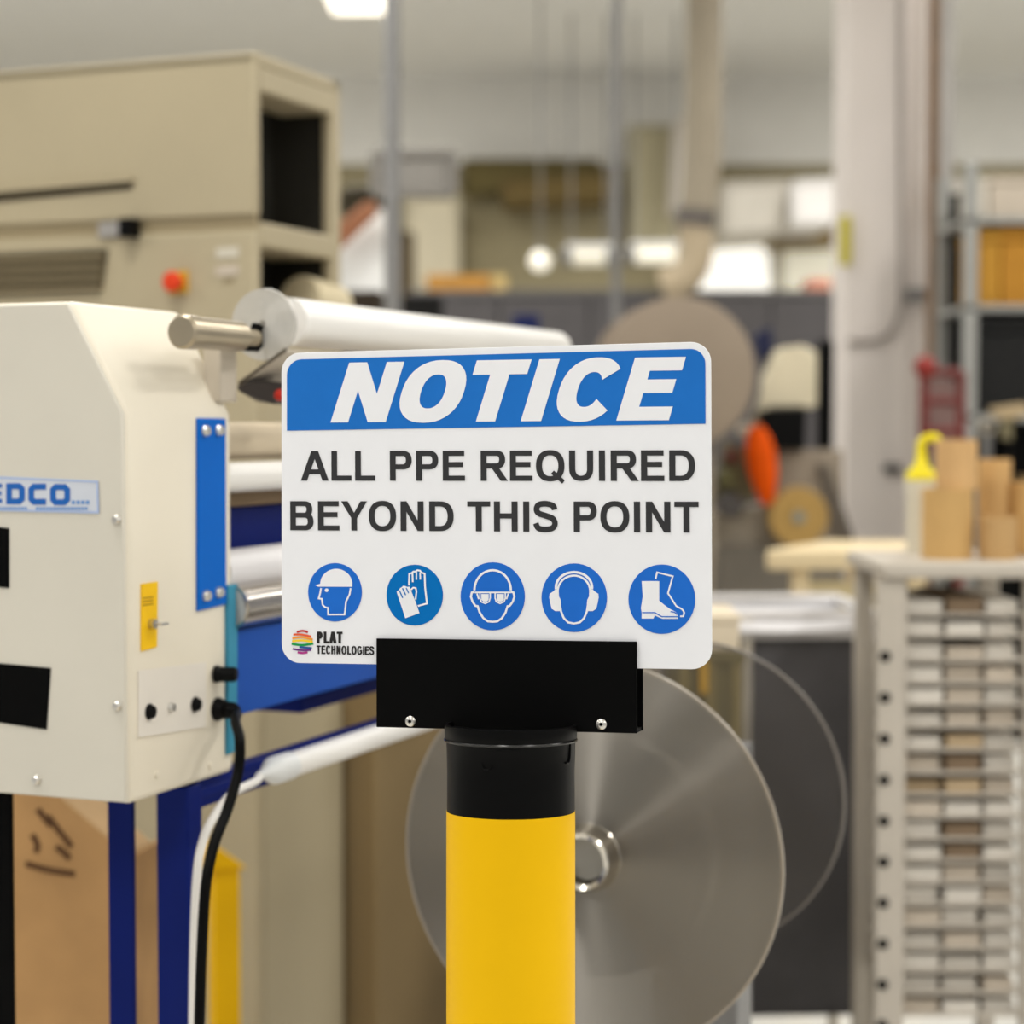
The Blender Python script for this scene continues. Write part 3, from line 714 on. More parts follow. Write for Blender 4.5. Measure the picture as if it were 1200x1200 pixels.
# ================================================================== column with conduit
cz = 7.0
cl0 = P(990, 500, cz); cl1 = P(1086, 500, cz)
col = thing('support_column', 'thick pale grey building column with conduit, right of the sign', 'column', ((cl0.x + cl1.x) / 2, cz + .15, 0))
m_colm = mat('column_paint', (220, 212, 206), .7, var=.03, scale=3)
hw = (cl1.x - cl0.x) / 2
MB().box((-hw, -.15, 0), (hw - .07, .15, CEIL)).build('shaft', m_colm, col, .01)
MB().box((hw - .07, -.12, 0), (hw, .15, CEIL)).build('side_casing', m_colm, col, .006)
def cpt(px, py, dz=0): return L(col, P(px, py, cz - .02 - dz))
MB().tube([cpt(1057, -60), cpt(1057, 200), cpt(1057, 340), cpt(1053, 370), cpt(1042, 390), cpt(1024, 398), cpt(995, 400)], .012, 10).build('conduit', mat('conduit_grey', (160, 152, 146), .5), col)
MB().cbox(cpt(1073, 346), (.06, .05, .05)).build('junction_box', m_grey, col, .004)
MB().cbox(cpt(1046, 549, .0), (.06, .05, .03)).build('wall_hook', mat('dark_hook', (70, 68, 66), .5), col, .003)
MB().cbox(cpt(990, 282), (.035, .04, .17)).build('hazard_strip', mat('strip_yellow', (190, 178, 30), .5), col, .003, label='yellow hazard strip')
MB().box((-hw - .03, -.17, 0), (hw + .03, .17, .12)).build('plinth', m_colm, col, .006)

# ================================================================== poles and ducts
def pole(px, depth, r, name, label, material):
    q = P(px, 300, depth)
    t = thing(name, label, 'pole', (q.x, q.y, 0))
    MB().cyl((0, 0, .01), (0, 0, CEIL - .01), r, 24).build('shaft', material, t)
    MB().cyl((0, 0, 0), (0, 0, .012), r * 2.2, 24).build('foot_plate', material, t)
    MB().cyl((0, 0, CEIL - .012), (0, 0, CEIL), r * 2.2, 24).build('top_plate', material, t)
pole(460, 5.4, .022, 'steel_pole', 'grey steel pole standing beside the bright white sheet', m_grey)
pole(722, 7.2, .017, 'steel_pole', 'thin grey steel pole above the right half of the sign', m_grey)
pole(1092, 6.9, .02, 'steel_pole', 'rusty brown pipe running down beside the column', mat('rust_brown', (128, 100, 74), .6, var=.15))
pole(1108, 6.78, .022, 'steel_pole', 'pale grey pipe between the brown pipe and the storage rack', mat('pale_grey_pipe', (168, 164, 160), .5))
dt = thing('extraction_duct', 'beige flexible extraction duct hanging from the ceiling above the grey spool', 'duct', P(825, 300, 8.6).xy.to_3d())
m_duct = mat('duct_beige', (176, 160, 134), .6, var=.05)
def dp(px, py): return L(dt, P(px, py, 8.6))
top = dp(826, 100); top = Vector((top.x, top.y, CEIL))
MB().tube([top, dp(824, 150), dp(822, 200), dp(817, 255)], .080, 20).build('upper_hose', mat('duct_grey', (150, 140, 122), .6, var=.05), dt)
MB().cyl(dp(816, 246), dp(814, 266), .088, 24).build('clamp_band', mat('clamp_dark', (98, 92, 86), .5), dt, label='dark clamp band')
MB().tube([dp(814, 262), dp(816, 290), dp(811, 312), dp(798, 328), dp(776, 337)], .075, 20).build('lower_hose', m_duct, dt)

# ================================================================== dark partition and things on it
pz = 8.6
pl = P(478, 400, pz).x; pr = P(1000, 400, pz + .2).x
pt = P(730, 340, pz).z
part_w = thing('partition', 'long dark grey waist-high partition across the back of the hall', 'partition', ((pl + pr) / 2, pz, 0), math.radians(-1.0))
hwp = (pr - pl) / 2
m_part = mat('partition_grey', (82, 79, 80), .7, var=.05)
for k in range(5):
    xa = -hwp + 2 * hwp * k / 5; xb = -hwp + 2 * hwp * (k + 1) / 5
    MB().box((xa + .003, 0, .05), (xb - .003, .4, pt - .03)).build('panel', m_part, part_w, .004)
MB().box((-hwp, -.01, pt - .03), (hwp, .41, pt)).build('cap_rail', mat('partition_cap', (92, 90, 90), .6), part_w, .004)
MB().box((-hwp + .02, .02, 0), (hwp - .02, .38, .05)).build('plinth', m_black, part_w)
def carton(name, label, px0, px1, py0, py1, depth, rgb, dz=.22, cat='box', rot=0, m=None, z_on=None):
    a = P(px0, py0, depth); c = P(px1, py1, depth); w = abs(c.x - a.x); z0 = c.z if z_on is None else z_on; h = a.z - z0
    t = thing(name, label, cat, ((a.x + c.x) / 2, depth + dz / 2, z0), rot)
    mm = m or mat('carton_%d_%d_%d' % rgb, rgb, .8, var=.07)
    MB().box((-w/2, -dz/2, 0), (w/2, dz/2, h)).build('carton_body', mm, t, min(.004, w * .04))
    MB().box((-w/2 - .0005, -dz/2 - .0006, h * .42), (w/2 + .0005, dz/2 + .0006, h * .54)).build('tape_band', mat('packing_tape', (190, 160, 110), .3, var=.05), t)
    return t
carton('carton', 'orange brown carton lying on the dark partition, above the white film roll', 500, 574, 322, 345, pz + .1, (186, 130, 46), z_on=pt)
carton('carton', 'pale yellow carton beside the orange brown carton on the partition', 575, 594, 322, 345, pz + .12, (206, 180, 118), z_on=pt)
carton('toolbox', 'small faded red box on the partition beside the column', 948, 974, 326, 342, pz + .1, (226, 150, 130), cat='box', z_on=pt)
carton('storage_box', 'dark navy box standing in front of the partition above the film roll end', 601, 632, 369, 560, 6.8, (18, 30, 84), .12, 'box', z_on=0)
carton('storage_box', 'black box standing behind the left end of the white film roll', 470, 518, 346, 560, 6.4, (16, 15, 14), .2, 'box', z_on=0)
carton('storage_box', 'dark brown crate below the bright white sheet', 404, 446, 340, 560, 6.0, (44, 34, 22), .25, 'box', z_on=0)

# ---- lit windows, lamps and boards on the back wall
wz = 12.95
def window(n, pts, emit, rgb):
    q = [P(x, y, wz) for x, y in pts]
    o = MB().prism(q, (0, .04, 0)).build('window_%d' % n, mat('lit_window_%d' % n, rgb, .4, emit=emit, var=0))
    struct(o)
    fm = mat('window_frame_white', (226, 222, 208), .6, var=.02)
    b = MB()
    for i in range(len(q)):
        a, c = q[i], q[(i + 1) % len(q)]
        b.cyl(a, c, .03, 8)
    b.build('window_frame', fm, o)
window(1, [(820, 281), (906, 279), (908, 350), (812, 350)], 1.05, (255, 253, 246))
window(2, [(914, 291), (984, 289), (984, 350), (914, 350)], .42, (250, 246, 226))
def tube_lamp(px0, px1, py, depth, label, emit):
    a = P(px0, py, depth); c = P(px1, py, depth); w = (c.x - a.x) / 2
    t = thing('tube_light', label, 'light', ((a.x + c.x) / 2, depth, a.z))
    MB().lathe([(.045, -w), (.045, w)], (0, 0, 0), (1, 0, 0), 16).build('tube', mat('tube_glow_%d' % int(emit*100), (255, 250, 232), .4, emit=emit, var=0), t)
    for s in (-1, 1):
        MB().lathe([(.05, -.03), (.05, .03)], (s * w, 0, 0), (1, 0, 0), 16).build('end_cap', m_grey, t)
        MB().cyl((s * w * .8, 0, .04), (s * w * .8, 0, CEIL - a.z), .006, 8).build('hanger', m_grey, t)
    MB().box((-w, -.05, .04), (w, .05, .07)).build('reflector', m_white_pl, t)
tube_lamp(664, 716, 301, 11.0, 'hanging tube light left of the thin grey pole', .2)
tube_lamp(738, 798, 299, 11.0, 'brighter hanging tube light right of the thin grey pole', .5)
gp = P(633, 306, 10.5)
gl_ = thing('globe_light', 'small round globe light hanging before the khaki wall', 'light', (gp.x, gp.y, gp.z))
MB().sphere((0, 0, 0), .055).build('globe', mat('globe_glow', (255, 250, 235), .4, emit=.7, var=0), gl_)
MB().cyl((0, 0, .05), (0, 0, CEIL - gp.z), .005, 8).build('hanger', m_grey, gl_)
MB().cyl((0, 0, .045), (0, 0, .08), .02, 12).build('lamp_holder', m_grey, gl_)

def board(name, label, cat, pts, depth, rgb, th=.06, extra=None):
    q = [P(x, y, depth) for x, y in pts]
    cx = sum(p.x for p in q) / len(q); z0 = min(p.z for p in q)
    t = thing(name, label, cat, (cx, depth, z0))
    MB().prism([L(t, p) for p in q], (0, th, 0)).build('board', mat('board_%d_%d_%d' % rgb, rgb, .7, var=.04), t, .004)
    b = MB()
    loc = [L(t, p) for p in q]
    for i in range(len(loc)): b.cyl(loc[i], loc[(i+1) % len(loc)], min(th * .3, .02), 8)
    b.build('edge_trim', mat('trim_%d_%d_%d' % rgb, tuple(int(x * .92) for x in rgb), .6, var=.04), t)
    return t
board('wall_cabinet', 'white wall cabinet left of the column, just under the ceiling trim', 'cabinet', [(930, 214), (982, 211), (982, 260), (930, 262)], 11.6, (240, 236, 232), 1.35)
board('wall_cabinet', 'pale grey cream wall cabinet right of the beige duct', 'cabinet', [(850, 216), (924, 214), (924, 268), (850, 274)], 11.8, (212, 206, 194), 1.15)
board('wall_panel', 'tall cream panel on the back wall beside the grey pole', 'panel', [(478, 232), (536, 232), (536, 420), (478, 420)], 12.6, (220, 210, 184), .35)
board('wall_panel', 'pale strip panel high on the wall between thin pole and duct', 'panel', [(738, 150), (800, 150), (796, 290), (742, 290)], 12.7, (188, 180, 150), .28)
board('wall_panel', 'narrow whitish upright panel just left of the beige duct', 'panel', [(792, 140), (806, 140), (800, 250), (786, 250)], 12.4, (222, 214, 202), .5)
board('wall_beam', 'brown wooden beam high on the khaki back wall', 'beam', [(590, 214), (720, 204), (720, 232), (590, 238)], 12.5, (112, 94, 52), .5)
board('wall_beam', 'dark olive panel high on the back wall above the globe light', 'panel', [(546, 190), (700, 190), (700, 212), (546, 228)], 12.8, (110, 98, 56), .18)
board('wall_beam', 'narrow brown ledge under the white wall cabinet', 'ledge', [(905, 266), (985, 264), (985, 284), (905, 287)], 12.5, (142, 122, 84), .48)
ws = board('plastic_sheet', 'bright white sheet with a slanted top left of the grey pole', 'sheet', [(398, 292), (436, 250), (452, 247), (452, 342), (398, 344)], 6.3, (250, 250, 247), .02)
MB().box((-.05, .02, -P(425, 344, 6.3).z), (.05, .08, .02)).build('support', m_white_pl, ws)
board('ceiling_bracket', 'rusty orange slanted bar above the bright white sheet', 'bar', [(396, 288), (394, 272), (432, 240), (440, 246)], 6.2, (176, 118, 84), .05)
board('ceiling_bracket', 'grey steel header beam across the top beside the grey pole', 'beam', [(440, 180), (530, 180), (530, 226), (440, 226)], 6.6, (150, 146, 140), .12)
board('ceiling_bracket', 'dark bracket behind the corner post of the beige machine', 'bracket', [(404, 226), (446, 222), (446, 244), (404, 252)], 6.9, (66, 58, 40), .1)
board('wall_door', 'narrow dark brown door beside the cream wall panel', 'door', [(464, 274), (482, 274), (482, 420), (464, 420)], 12.0, (92, 78, 54), .1)

# ================================================================== large grey spool and its stand
sp = P(797, 437, 5.4)
spool = thing('grey_spool', 'large brownish grey round spool end rising behind the top right of the sign', 'spool', (sp.x, sp.y, 0), math.radians(4))
m_spool = mat('spool_grey', (146, 132, 116), .6, .15, var=.04)
r_sp = 89 / F * 5.4
o = MB().lathe([(.0001, 0), (.05, 0), (.052, -.012), (.06, -.012), (.062, 0), (r_sp - .012, 0), (r_sp, .004), (r_sp, .03), (.0001, .03)], (0, 0, sp.z), (0, 1, 0), 72).build('near_flange', m_spool, spool)
MB().lathe([(r_sp * .7, .03), (r_sp * .7, .3)], (0, 0, sp.z), (0, 1, 0), 48).build('winding', m_spool, spool)
MB().lathe([(r_sp, .3), (r_sp, .33)], (0, 0, sp.z), (0, 1, 0), 64).build('far_flange', m_spool, spool)
MB().box((-.15, .05, 0), (.10, .28, sp.z - .1)).build('stand', mat('stand_taupe', (140, 128, 112), .6, var=.05), spool, .006)

# ================================================================== winding machine right of the sign
wz2 = 5.8
wm = thing('winding_machine', 'small workshop machine with an orange guard and black motor, right of the sign', 'machine', (P(930, 500, wz2).x, wz2, 0))
def wp(px, py, d=0): return L(wm, P(px, py, wz2 + d))
m_wb = mat('machine_putty', (206, 196, 170), .55, var=.05)
MB().prism([wp(897, 478), wp(958, 478), wp(958, 412), wp(940, 404), wp(912, 408), wp(900, 440)], (0, .16, 0)).build('head_housing', m_wb, wm, .01, label='cream head housing')
MB().prism([wp(880, 500), wp(900, 440), wp(910, 442), wp(896, 502)], (0, .04, 0)).build('arm', m_wb, wm, .004)
MB().prism([wp(889, 480, -.05), wp(946, 478, -.05), wp(944, 527, -.05), wp(900, 526, -.05)], (0, .16, 0)).build('motor', m_black_pl, wm, .006, label='black motor block')
MB().prism([wp(884, 392, .1), wp(904, 382, .1), wp(908, 412, .1), wp(890, 424, .1)], (0, .06, 0)).build('top_knob', mat('navy_plastic', (20, 26, 60), .5), wm, .006)
# orange guard: an upright tapered shell
gq = wp(893, 545, -.08)
hh = (wp(893, 500).z - wp(893, 592).z)
b = MB(); vs = []; fs = []; nr, ns = 18, 14
for i in range(ns + 1):
    t = i / ns; wd = .048 * (math.sin(math.pi * (.08 + .88 * t)) ** .6) * (.72 + .4 * t)
    for k in range(nr):
        q_ = 2 * math.pi * k / nr
        vs.append((gq.x + wd * math.cos(q_) + (.5 - t) * .03, gq.y + .7 * wd * math.sin(q_), gq.z - hh/2 + hh * t))
for i in range(ns):
    for k in range(nr): fs.append((i*nr+k, i*nr+(k+1) % nr, (i+1)*nr+(k+1) % nr, (i+1)*nr+k))
fs.append(tuple(range(nr))); fs.append(tuple(ns*nr + k for k in range(nr)))
b.add(vs, fs).build('guard', mat('guard_orange', (226, 84, 4), .6, var=.1, spec=.1), wm, label='orange tapered guard')
MB().prism([wp(906, 640), wp(988, 640), wp(988, 527), wp(910, 527)], (0, .1, 0)).build('body_plate', mat('body_taupe', (148, 136, 120), .6, var=.06), wm, .006)
MB().prism([wp(838, 660, .05), wp(906, 660, .05), wp(906, 590, .05), wp(838, 600, .05)], (0, .1, 0)).build('side_plate', mat('side_stone', (164, 154, 138), .6, var=.05), wm, .006)
wq = wp(936, 606, -.1)
MB().lathe([(.018, 0), (.082, 0), (.086, .01), (.086, .035), (.018, .035)], (wq.x, wq.y, wq.z), (0, 1, 0), 40, True).build('tape_wheel', mat('tape_tan', (176, 142, 80), .55, var=.06), wm, label='tan tape wheel')
MB().lathe([(.017, -.006), (.017, .04)], (wq.x, wq.y, wq.z), (0, 1, 0), 20).build('wheel_hub', mat('hub_grey', (150, 156, 150), .4, .5), wm)
for px, py, r, rgb, n in ((852, 560, .03, (92, 88, 52), 'olive_knob'), (858, 535, .018, (96, 32, 22), 'red_brown_knob'), (856, 592, .038, (84, 80, 78), 'grey_pulley'), (874, 505, .02, (190, 180, 160), 'pale_knob')):
    w_ = wp(px, py, -.04)
    MB().lathe([(.0001, -.02), (r * .8, -.02), (r, -.01), (r, .05)], (w_.x, w_.y, w_.z), (0, 1, 0), 20).build(n, mat(n, rgb, .55), wm)
MB().prism([wp(836, 588), wp(885, 588), wp(885, 530), wp(850, 515)], (0, .06, 0)).build('gear_case', mat('gear_olive', (120, 112, 84), .6, var=.1), wm, .006)
MB().box((wp(964, 500).x, .05, 0), (wp(980, 500).x, .12, wp(970, 398).z)).build('rear_post', m_black, wm, .003, label='black rear post')
MB().prism([wp(958, 545, -.02), wp(972, 545, -.02), wp(1004, 640, -.02), wp(986, 640, -.02)], (0, .05, 0)).build('brace', mat('brace_dark', (92, 84, 74), .6), wm, .003)
MB().box((wp(842, 500).x, .0, 0), (wp(990, 500).x, .3, wp(900, 640).z)).build('pedestal', mat('pedestal_grey', (120, 114, 104), .6, var=.06), wm, .006)

# ================================================================== cream work bench
bz = 4.7
bn = thing('work_bench', 'cream topped work bench in front of the column', 'bench', (P(990, 650, bz).x, bz, 0), math.radians(2))
def bp_(px, py): return L(bn, P(px, py, bz))
xa = bp_(897, 650).x; xb = bp_(1130, 650).x; zt3 = bp_(980, 645).z; zb3 = bp_(980, 668).z
m_bench = mat('bench_cream', (226, 206, 166), .5, var=.04)
MB().prism([(xa, 0, zb3), (xb, 0, zb3), (xb, .42, zb3), (xa + .22, .42, zb3), (xa + .02, .06, zb3)], (0, 0, zt3 - zb3)).build('bench_top', m_bench, bn, .008)
for x in (xa + .07, xb - .12):
    for y in (.03, .35):
        if y > .3 and x < xa + .1: x += .2
        MB().box((x, y, 0), (x + .04, y + .04, zb3)).build('leg', m_bench, bn, .003)
MB().box((xa + .1, .04, zb3 - .12), (xb - .1, .07, zb3 - .03)).build('apron', mat('bench_apron', (196, 180, 140), .6), bn, .003)

# ================================================================== grey fabric cart
kz = 3.72
kt = thing('fabric_cart', 'grey fabric bin cart with a white liner, below the cream bench', 'cart', (P(950, 800, kz).x, kz, 0), math.radians(3))
def kp(px, py, d=0): return L(kt, P(px, py, kz + d))
m_fab = mat('fabric_grey', (84, 82, 84), .85, var=.08, scale=18, bump=.1)
m_frm = mat('frame_pale', (198, 190, 176), .5, var=.04)
kx0 = kp(800, 800).x; kx1 = kp(1030, 800).x; ktop = kp(950, 722).z
xl = kp(873, 800).x
def cloth_wall(x0, x1, y, zt_, zb_, sag, th=.006):
    b = MB(); n = 14; vs = []; fs = []
    for i in range(n + 1):
        t = i / n; x = x0 + (x1 - x0) * t; s = 4 * t * (1 - t)
        z = zt_ - sag * s
        for yy in (y - .012 * s, y - .012 * s + th):
            vs += [(x, yy, z), (x, yy - .02 * s, (z + zb_) / 2), (x, yy, zb_)]
    for i in range(n):
        a = i * 6; c = a + 6
        fs += [(a, c, c+1, a+1), (a+1, c+1, c+2, a+2), (a+3, a+4, c+4, c+3), (a+4, a+5, c+5, c+4), (a, a+3, c+3, c), (a+2, c+2, c+5, a+5)]
    fs += [(0, 1, 4, 3), (1, 2, 5, 4), (n*6, n*6+3, n*6+4, n*6+1), (n*6+1, n*6+4, n*6+5, n*6+2)]
    return b.add(vs, fs)
zlow = .25
cloth_wall(kx0 + .01, kx1 - .005, 0, ktop - .025, zlow, .01).build('fabric_front', m_fab, kt)
cloth_wall(kx0 + .01, kx1 - .005, .36, ktop - .01, zlow, .008).build('fabric_back', m_fab, kt)
for x in (kx0 + .01, kx1 - .012):
    MB().box((x, .005, zlow), (x + .006, .36, ktop - .02)).build('fabric_side', m_fab, kt)
MB().box((kx0 + .012, .0, zlow - .012), (kx1 - .012, .36, zlow)).build('fabric_base', m_fab, kt)
cloth_wall(kx0 + .004, kx1 - .004, -.012, ktop + .004, ktop - .04, .012).build('liner_fold', mat('liner_white', (226, 224, 226), .45, var=.05), kt, label='white liner folded over the front')
cloth_wall(kx0 + .004, kx1 - .004, .345, ktop + .004, ktop - .1, .012).build('liner_back', mat('liner_white', (206, 202, 202)), kt)
MB().box((kx0 + .02, .02, ktop - .09), (kx1 - .02, .34, ktop - .07)).build('liner_contents', mat('liner_blue_grey', (150, 158, 170), .5, var=.12, bump=.3), kt)
for x, y in ((kx0, 0), (kx1, 0), (kx0, .37), (kx1, .37), ):
    MB().cyl((x, y, .07), (x, y, ktop + .005), .012, 14).build('post', m_frm, kt)
    MB().lathe([(.03, -.012), (.03, .012)], (x, y, .03), (1, 0, 0), 20).build('caster', m_black_pl, kt)
    MB().box((x - .016, y - .012, .03), (x + .016, y + .012, .075)).build('caster_fork', m_steel, kt)
for y in (0, .37):
    MB().cyl((kx0, y, ktop), (kx1, y, ktop), .011, 14).build('rim_bar', mat('rim_white', (214, 210, 208), .45), kt)
for x in (kx0, kx1):
    MB().cyl((x, 0, ktop), (x, .37, ktop), .011, 14).build('rim_bar', mat('rim_white', (214, 210, 208)), kt)
MB().cyl((xl, -.016, zlow), (xl, -.016, ktop - .002), .009, 12).build('post', m_frm, kt)

# ---- olive crate with a cream carton on it, between the sign's corner and the cart
cr = thing('storage_crate', 'dark olive crate with a yellow strip, below the bottom right corner of the sign', 'crate', (P(833, 800, 3.25).x, 3.25, 0))
def crp(px, py): return L(cr, P(px, py, 3.25))
cx0, cx1, czt = crp(796, 800).x, crp(869, 800).x, crp(830, 764).z
m_olv = mat('crate_olive', (104, 94, 62), .7, var=.1)
MB().box((cx0, 0, .02), (cx1, .28, czt - .02)).build('crate_body', m_olv, cr, .004)
MB().box((cx0 - .006, -.006, czt - .02), (cx1 + .006, .286, czt)).build('crate_rim', m_olv, cr, .003)
for x in (cx0, (cx0 + cx1) / 2 - .008, cx1 - .016):
    MB().box((x, -.006, 0), (x + .016, .002, czt - .02)).build('corner_batten', mat('batten_olive', (124, 110, 70), .7), cr)
MB().prism([crp(820, 772), crp(829, 772), crp(829, 812), crp(820, 812)], (0, -.009, 0)).build('yellow_strip', mat('strip_amber', (190, 146, 40), .6), cr, label='yellow strip')
cc = thing('small_carton', 'cream carton on the olive crate beside the lower right corner of the sign', 'carton', (FR[cr.name].translation.x, 3.25, czt))
MB().box((cx0 + .006, .01, 0), (cx1 - .002, .2, .045)).build('carton_base', mat('carton_cream', (214, 200, 176), .6, var=.05), cc, .003)
MB().box((cx0 + .004, .008, .046), (cx1, .202, .06)).build('carton_lid', mat('carton_cream', (214, 200, 176)), cc, .003)

# ================================================================== rack of small cartons
rz = 3.3
rk = thing('storage_rack', 'pale grey perforated metal rack holding rows of small flat cartons', 'rack', (P(1130, 900, rz).x, rz, 0))
def rp_(px, py, d=0): return L(rk, P(px, py, rz + d))
m_rack = mat('rack_grey', (188, 180, 168), .5, var=.04)
RD = .34
rx0 = rp_(1040, 900).x; rx1 = rp_(1222, 900).x; rtop = rp_(1130, 678).z
for x in (rx0, rx1 - .03):
    for y in (0, RD - .03):
        xw = x - .018 if (y == 0 and x == rx0) else x
        po = MB().box((xw, y, 0), (x + .03, y + .03, rtop - .001)).build('upright', m_rack, rk, .002)
        if y == 0 and x == rx0:
            zz = rtop - .13
            while zz > .2:
                MB().lathe([(.0095, 0), (.0095, .002)], (rp_(1037, 800).x, .0005, zz), (0, -1, 0), 14).build('slot_hole', m_black, po)
                zz -= .069
MB().box((rx0 - .012, -.012, rtop), (rx1 + .012, RD + .012, rtop + .026)).build('top_shelf', m_rack, rk, .006)
xs = [1064, 1112, 1159, 1200]
ys_ = [712, 737, 766, 792, 818, 844, 871, 898, 924, 950, 976, 1001, 1027, 1053, 1079, 1105, 1131, 1157, 1183]
ordn = ['top', 'second', 'third', 'fourth', 'fifth', 'sixth', 'seventh', 'eighth', 'ninth', 'tenth', 'eleventh', 'twelfth', 'thirteenth', 'fourteenth', 'fifteenth', 'sixteenth', 'seventeenth', 'eighteenth', 'nineteenth']
colr = [(206, 200, 190), (214, 208, 198), (196, 184, 168), (222, 216, 206), (186, 164, 132), (204, 192, 176), (132, 112, 90)]
rnd = random.Random(3)
pick = {(6, 1): 4, (7, 1): 6, (8, 0): 4, (8, 1): 4, (8, 2): 2, (10, 1): 6, (11, 1): 6, (5, 1): 2, (0, 1): 6}
names_ = ['pale grey', 'off-white', 'beige grey', 'white', 'tan', 'stone coloured', 'dark brown']
for i, y in enumerate(ys_):
    zs_ = rp_(1130, y + 8).z
    MB().box((rx0 + .028, .012, zs_ - .004), (rx1 - .028, RD - .01, zs_)).build('shelf', m_rack, rk)
    gap = rp_(1130, ys_[i-1] + 8).z - .004 if i else rtop
    for j in range(3):
        x0 = rp_(xs[j] + rnd.uniform(-1, 1), 900).x; x1 = min(rp_(xs[j + 1] - 6 + rnd.uniform(-2, 1), 900).x, rx1 - .032)
        h = min(.021 + rnd.uniform(-.003, .004), gap - zs_ - .004)
        ci = pick.get((i, j), rnd.choice([0, 1, 2, 3, 3, 5]))
        t = thing('flat_carton', '%s flat carton, %s column of the grey rack, %s shelf' % (names_[ci], ['left', 'middle', 'right'][j], ordn[i]), 'carton',
                  (FR[rk.name] @ Vector(((x0 + x1) / 2, .02 + rnd.uniform(0, .012) + .13, zs_))), 0, 'flat cartons on the rack shelves')
        w2 = (x1 - x0) / 2; mm = mat('flat_carton_%d' % ci, colr[ci], .75, var=.06, scale=20)
        MB().box((-w2, -.13, 0), (w2, .13, h * .62)).build('tray', mm, t, .001)
        MB().box((-w2 - .0008, -.1312, h * .64), (w2 + .0008, .1312, h)).build('lid', mm, t, .001)

# cardboard cores and a spray bottle on the rack
RT = rtop + .026
def core(px0, px1, py0, depth, zbase, label, rgb):
    a = P(px0, py0, depth); c = P(px1, py0, depth); r = (c.x - a.x) / 2
    t = thing('cardboard_core', label, 'tube', ((a.x + c.x) / 2, depth + .0, zbase), 0, 'cardboard cores on the rack')
    MB().pipe((0, 0, 0), (0, 0, a.z - zbase), r, r - .007, 32).build('wall', mat('core_%d_%d_%d' % rgb, rgb, .75, var=.06, scale=12), t)
    MB().pipe((0, 0, .0), (0, 0, a.z - zbase - .002), r - .007, r - .011, 32).build('inner_ply', mat('core_inner', (150, 116, 70), .8, var=.06), t)
    return a.z
zA = core(1081, 1140, 573, 3.42, RT, 'wide tan cardboard core carrying a smaller core, nearest the column', (200, 162, 104))
core(1097, 1145, 515, 3.42, zA, 'upper cardboard core stacked on the wide tan core', (206, 166, 114))
zB = core(1148, 1191, 606, 3.40, RT, 'short cardboard core in front, right of the wide core', (190, 154, 104))
core(1147, 1185, 538, 3.52, RT, 'cardboard core of middle height behind the short core', (204, 164, 108))
core(1185, 1226, 565, 3.50, RT, 'cardboard core cut by the right edge of the picture', (198, 158, 100))
sb = P(1079, 580, 3.58)
bt_ = thing('spray_bottle', 'white bottle with a bright yellow hooked spout on the rack', 'bottle', (sb.x, 3.58, RT))
z_ = lambda py: P(1079, py, 3.58).z - RT
MB().lathe([(.0001, 0), (.024, 0), (.026, .004), (.026, z_(578)), (.029, z_(572)), (.028, z_(563)), (.0001, z_(562))], (0, 0, 0), (0, 0, 1), 28).build('bottle_body', mat('bottle_white', (224, 218, 200), .4, var=.03), bt_)
m_sy = mat('spout_yellow', (240, 222, 0), .4, var=.03)
MB().lathe([(.028, z_(562)), (.026, z_(554)), (.011, z_(543)), (.0085, z_(530)), (.0085, z_(526))], (0, 0, 0), (0, 0, 1), 28).build('cap', m_sy, bt_, label='yellow conical cap')
MB().tube([(0, 0, z_(528)), (0, 0, z_(520)), (.008, -.004, z_(514)), (.022, -.01, z_(513)), (.03, -.012, z_(518))], .008, 14).build('spout', m_sy, bt_, label='yellow hooked spout')

# ================================================================== far right shelving, red cart
tz = 6.2
tr_ = thing('tall_shelving', 'tall grey shelving with cartons at the far right beyond the column', 'shelving', (P(1180, 500, tz).x, tz, 0))
def tp(px, py): return L(tr_, P(px, py, tz))
m_shelf = mat('shelving_grey', (150, 150, 146), .5, var=.04)
x0 = tp(1129, 500).x; x1 = tp(1262, 500).x; th_ = tp(1200, 190).z
for x in (x0, x1):
    for y in (0, .4):
        MB().box((x, y, 0), (x + .04, y + .04, th_)).build('upright', m_shelf, tr_, .003)
MB().box((x0 + .04, .4, .3), (x1, .42, th_ - .05)).build('back_panel', mat('back_panel_dark', (16, 16, 16), .8, spec=.1), tr_)
shz = {}
for py in (254, 357, 486, 640):
    z = tp(1200, py).z; shz[py] = FR[tr_.name].translation.z + z
    MB().box((x0, .0, z - .02), (x1 + .04, .42, z)).build('shelf', m_shelf, tr_, .003)
def on_shelf(name, label, px0, px1, py0, sh, rgb, cat='box', dz=.26, dd=.04):
    a = P(px0, py0, tz + dd); c = P(px1, py0, tz + dd); z0 = shz[sh]
    t = thing(name, label, cat, ((a.x + c.x) / 2, tz + dd + dz / 2, z0)); w = (c.x - a.x) / 2; h = a.z - z0
    mm = mat('shelfbox_%d_%d_%d' % rgb, rgb, .7, var=.07)
    MB().box((-w, -dz/2, 0), (w, dz/2, h * .8)).build('box_body', mm, t, .004)
    MB().box((-w - .003, -dz/2 - .003, h * .82), (w + .003, dz/2 + .003, h)).build('box_lid', mm, t, .003)
on_shelf('carton', 'ochre carton with the darker lid on the far right shelving', 1147, 1172, 268, 357, (176, 128, 40))
on_shelf('carton', 'ochre carton beside the right picture edge on the far shelving', 1174, 1230, 266, 357, (172, 120, 34))
on_shelf('storage_bin', 'whitish bin on the upper shelf of the far right shelving', 1147, 1158, 208, 254, (214, 206, 192), 'bin')
on_shelf('storage_bin', 'pale taupe wide bin on the upper shelf at the right edge', 1160, 1240, 206, 254, (190, 178, 162), 'bin')
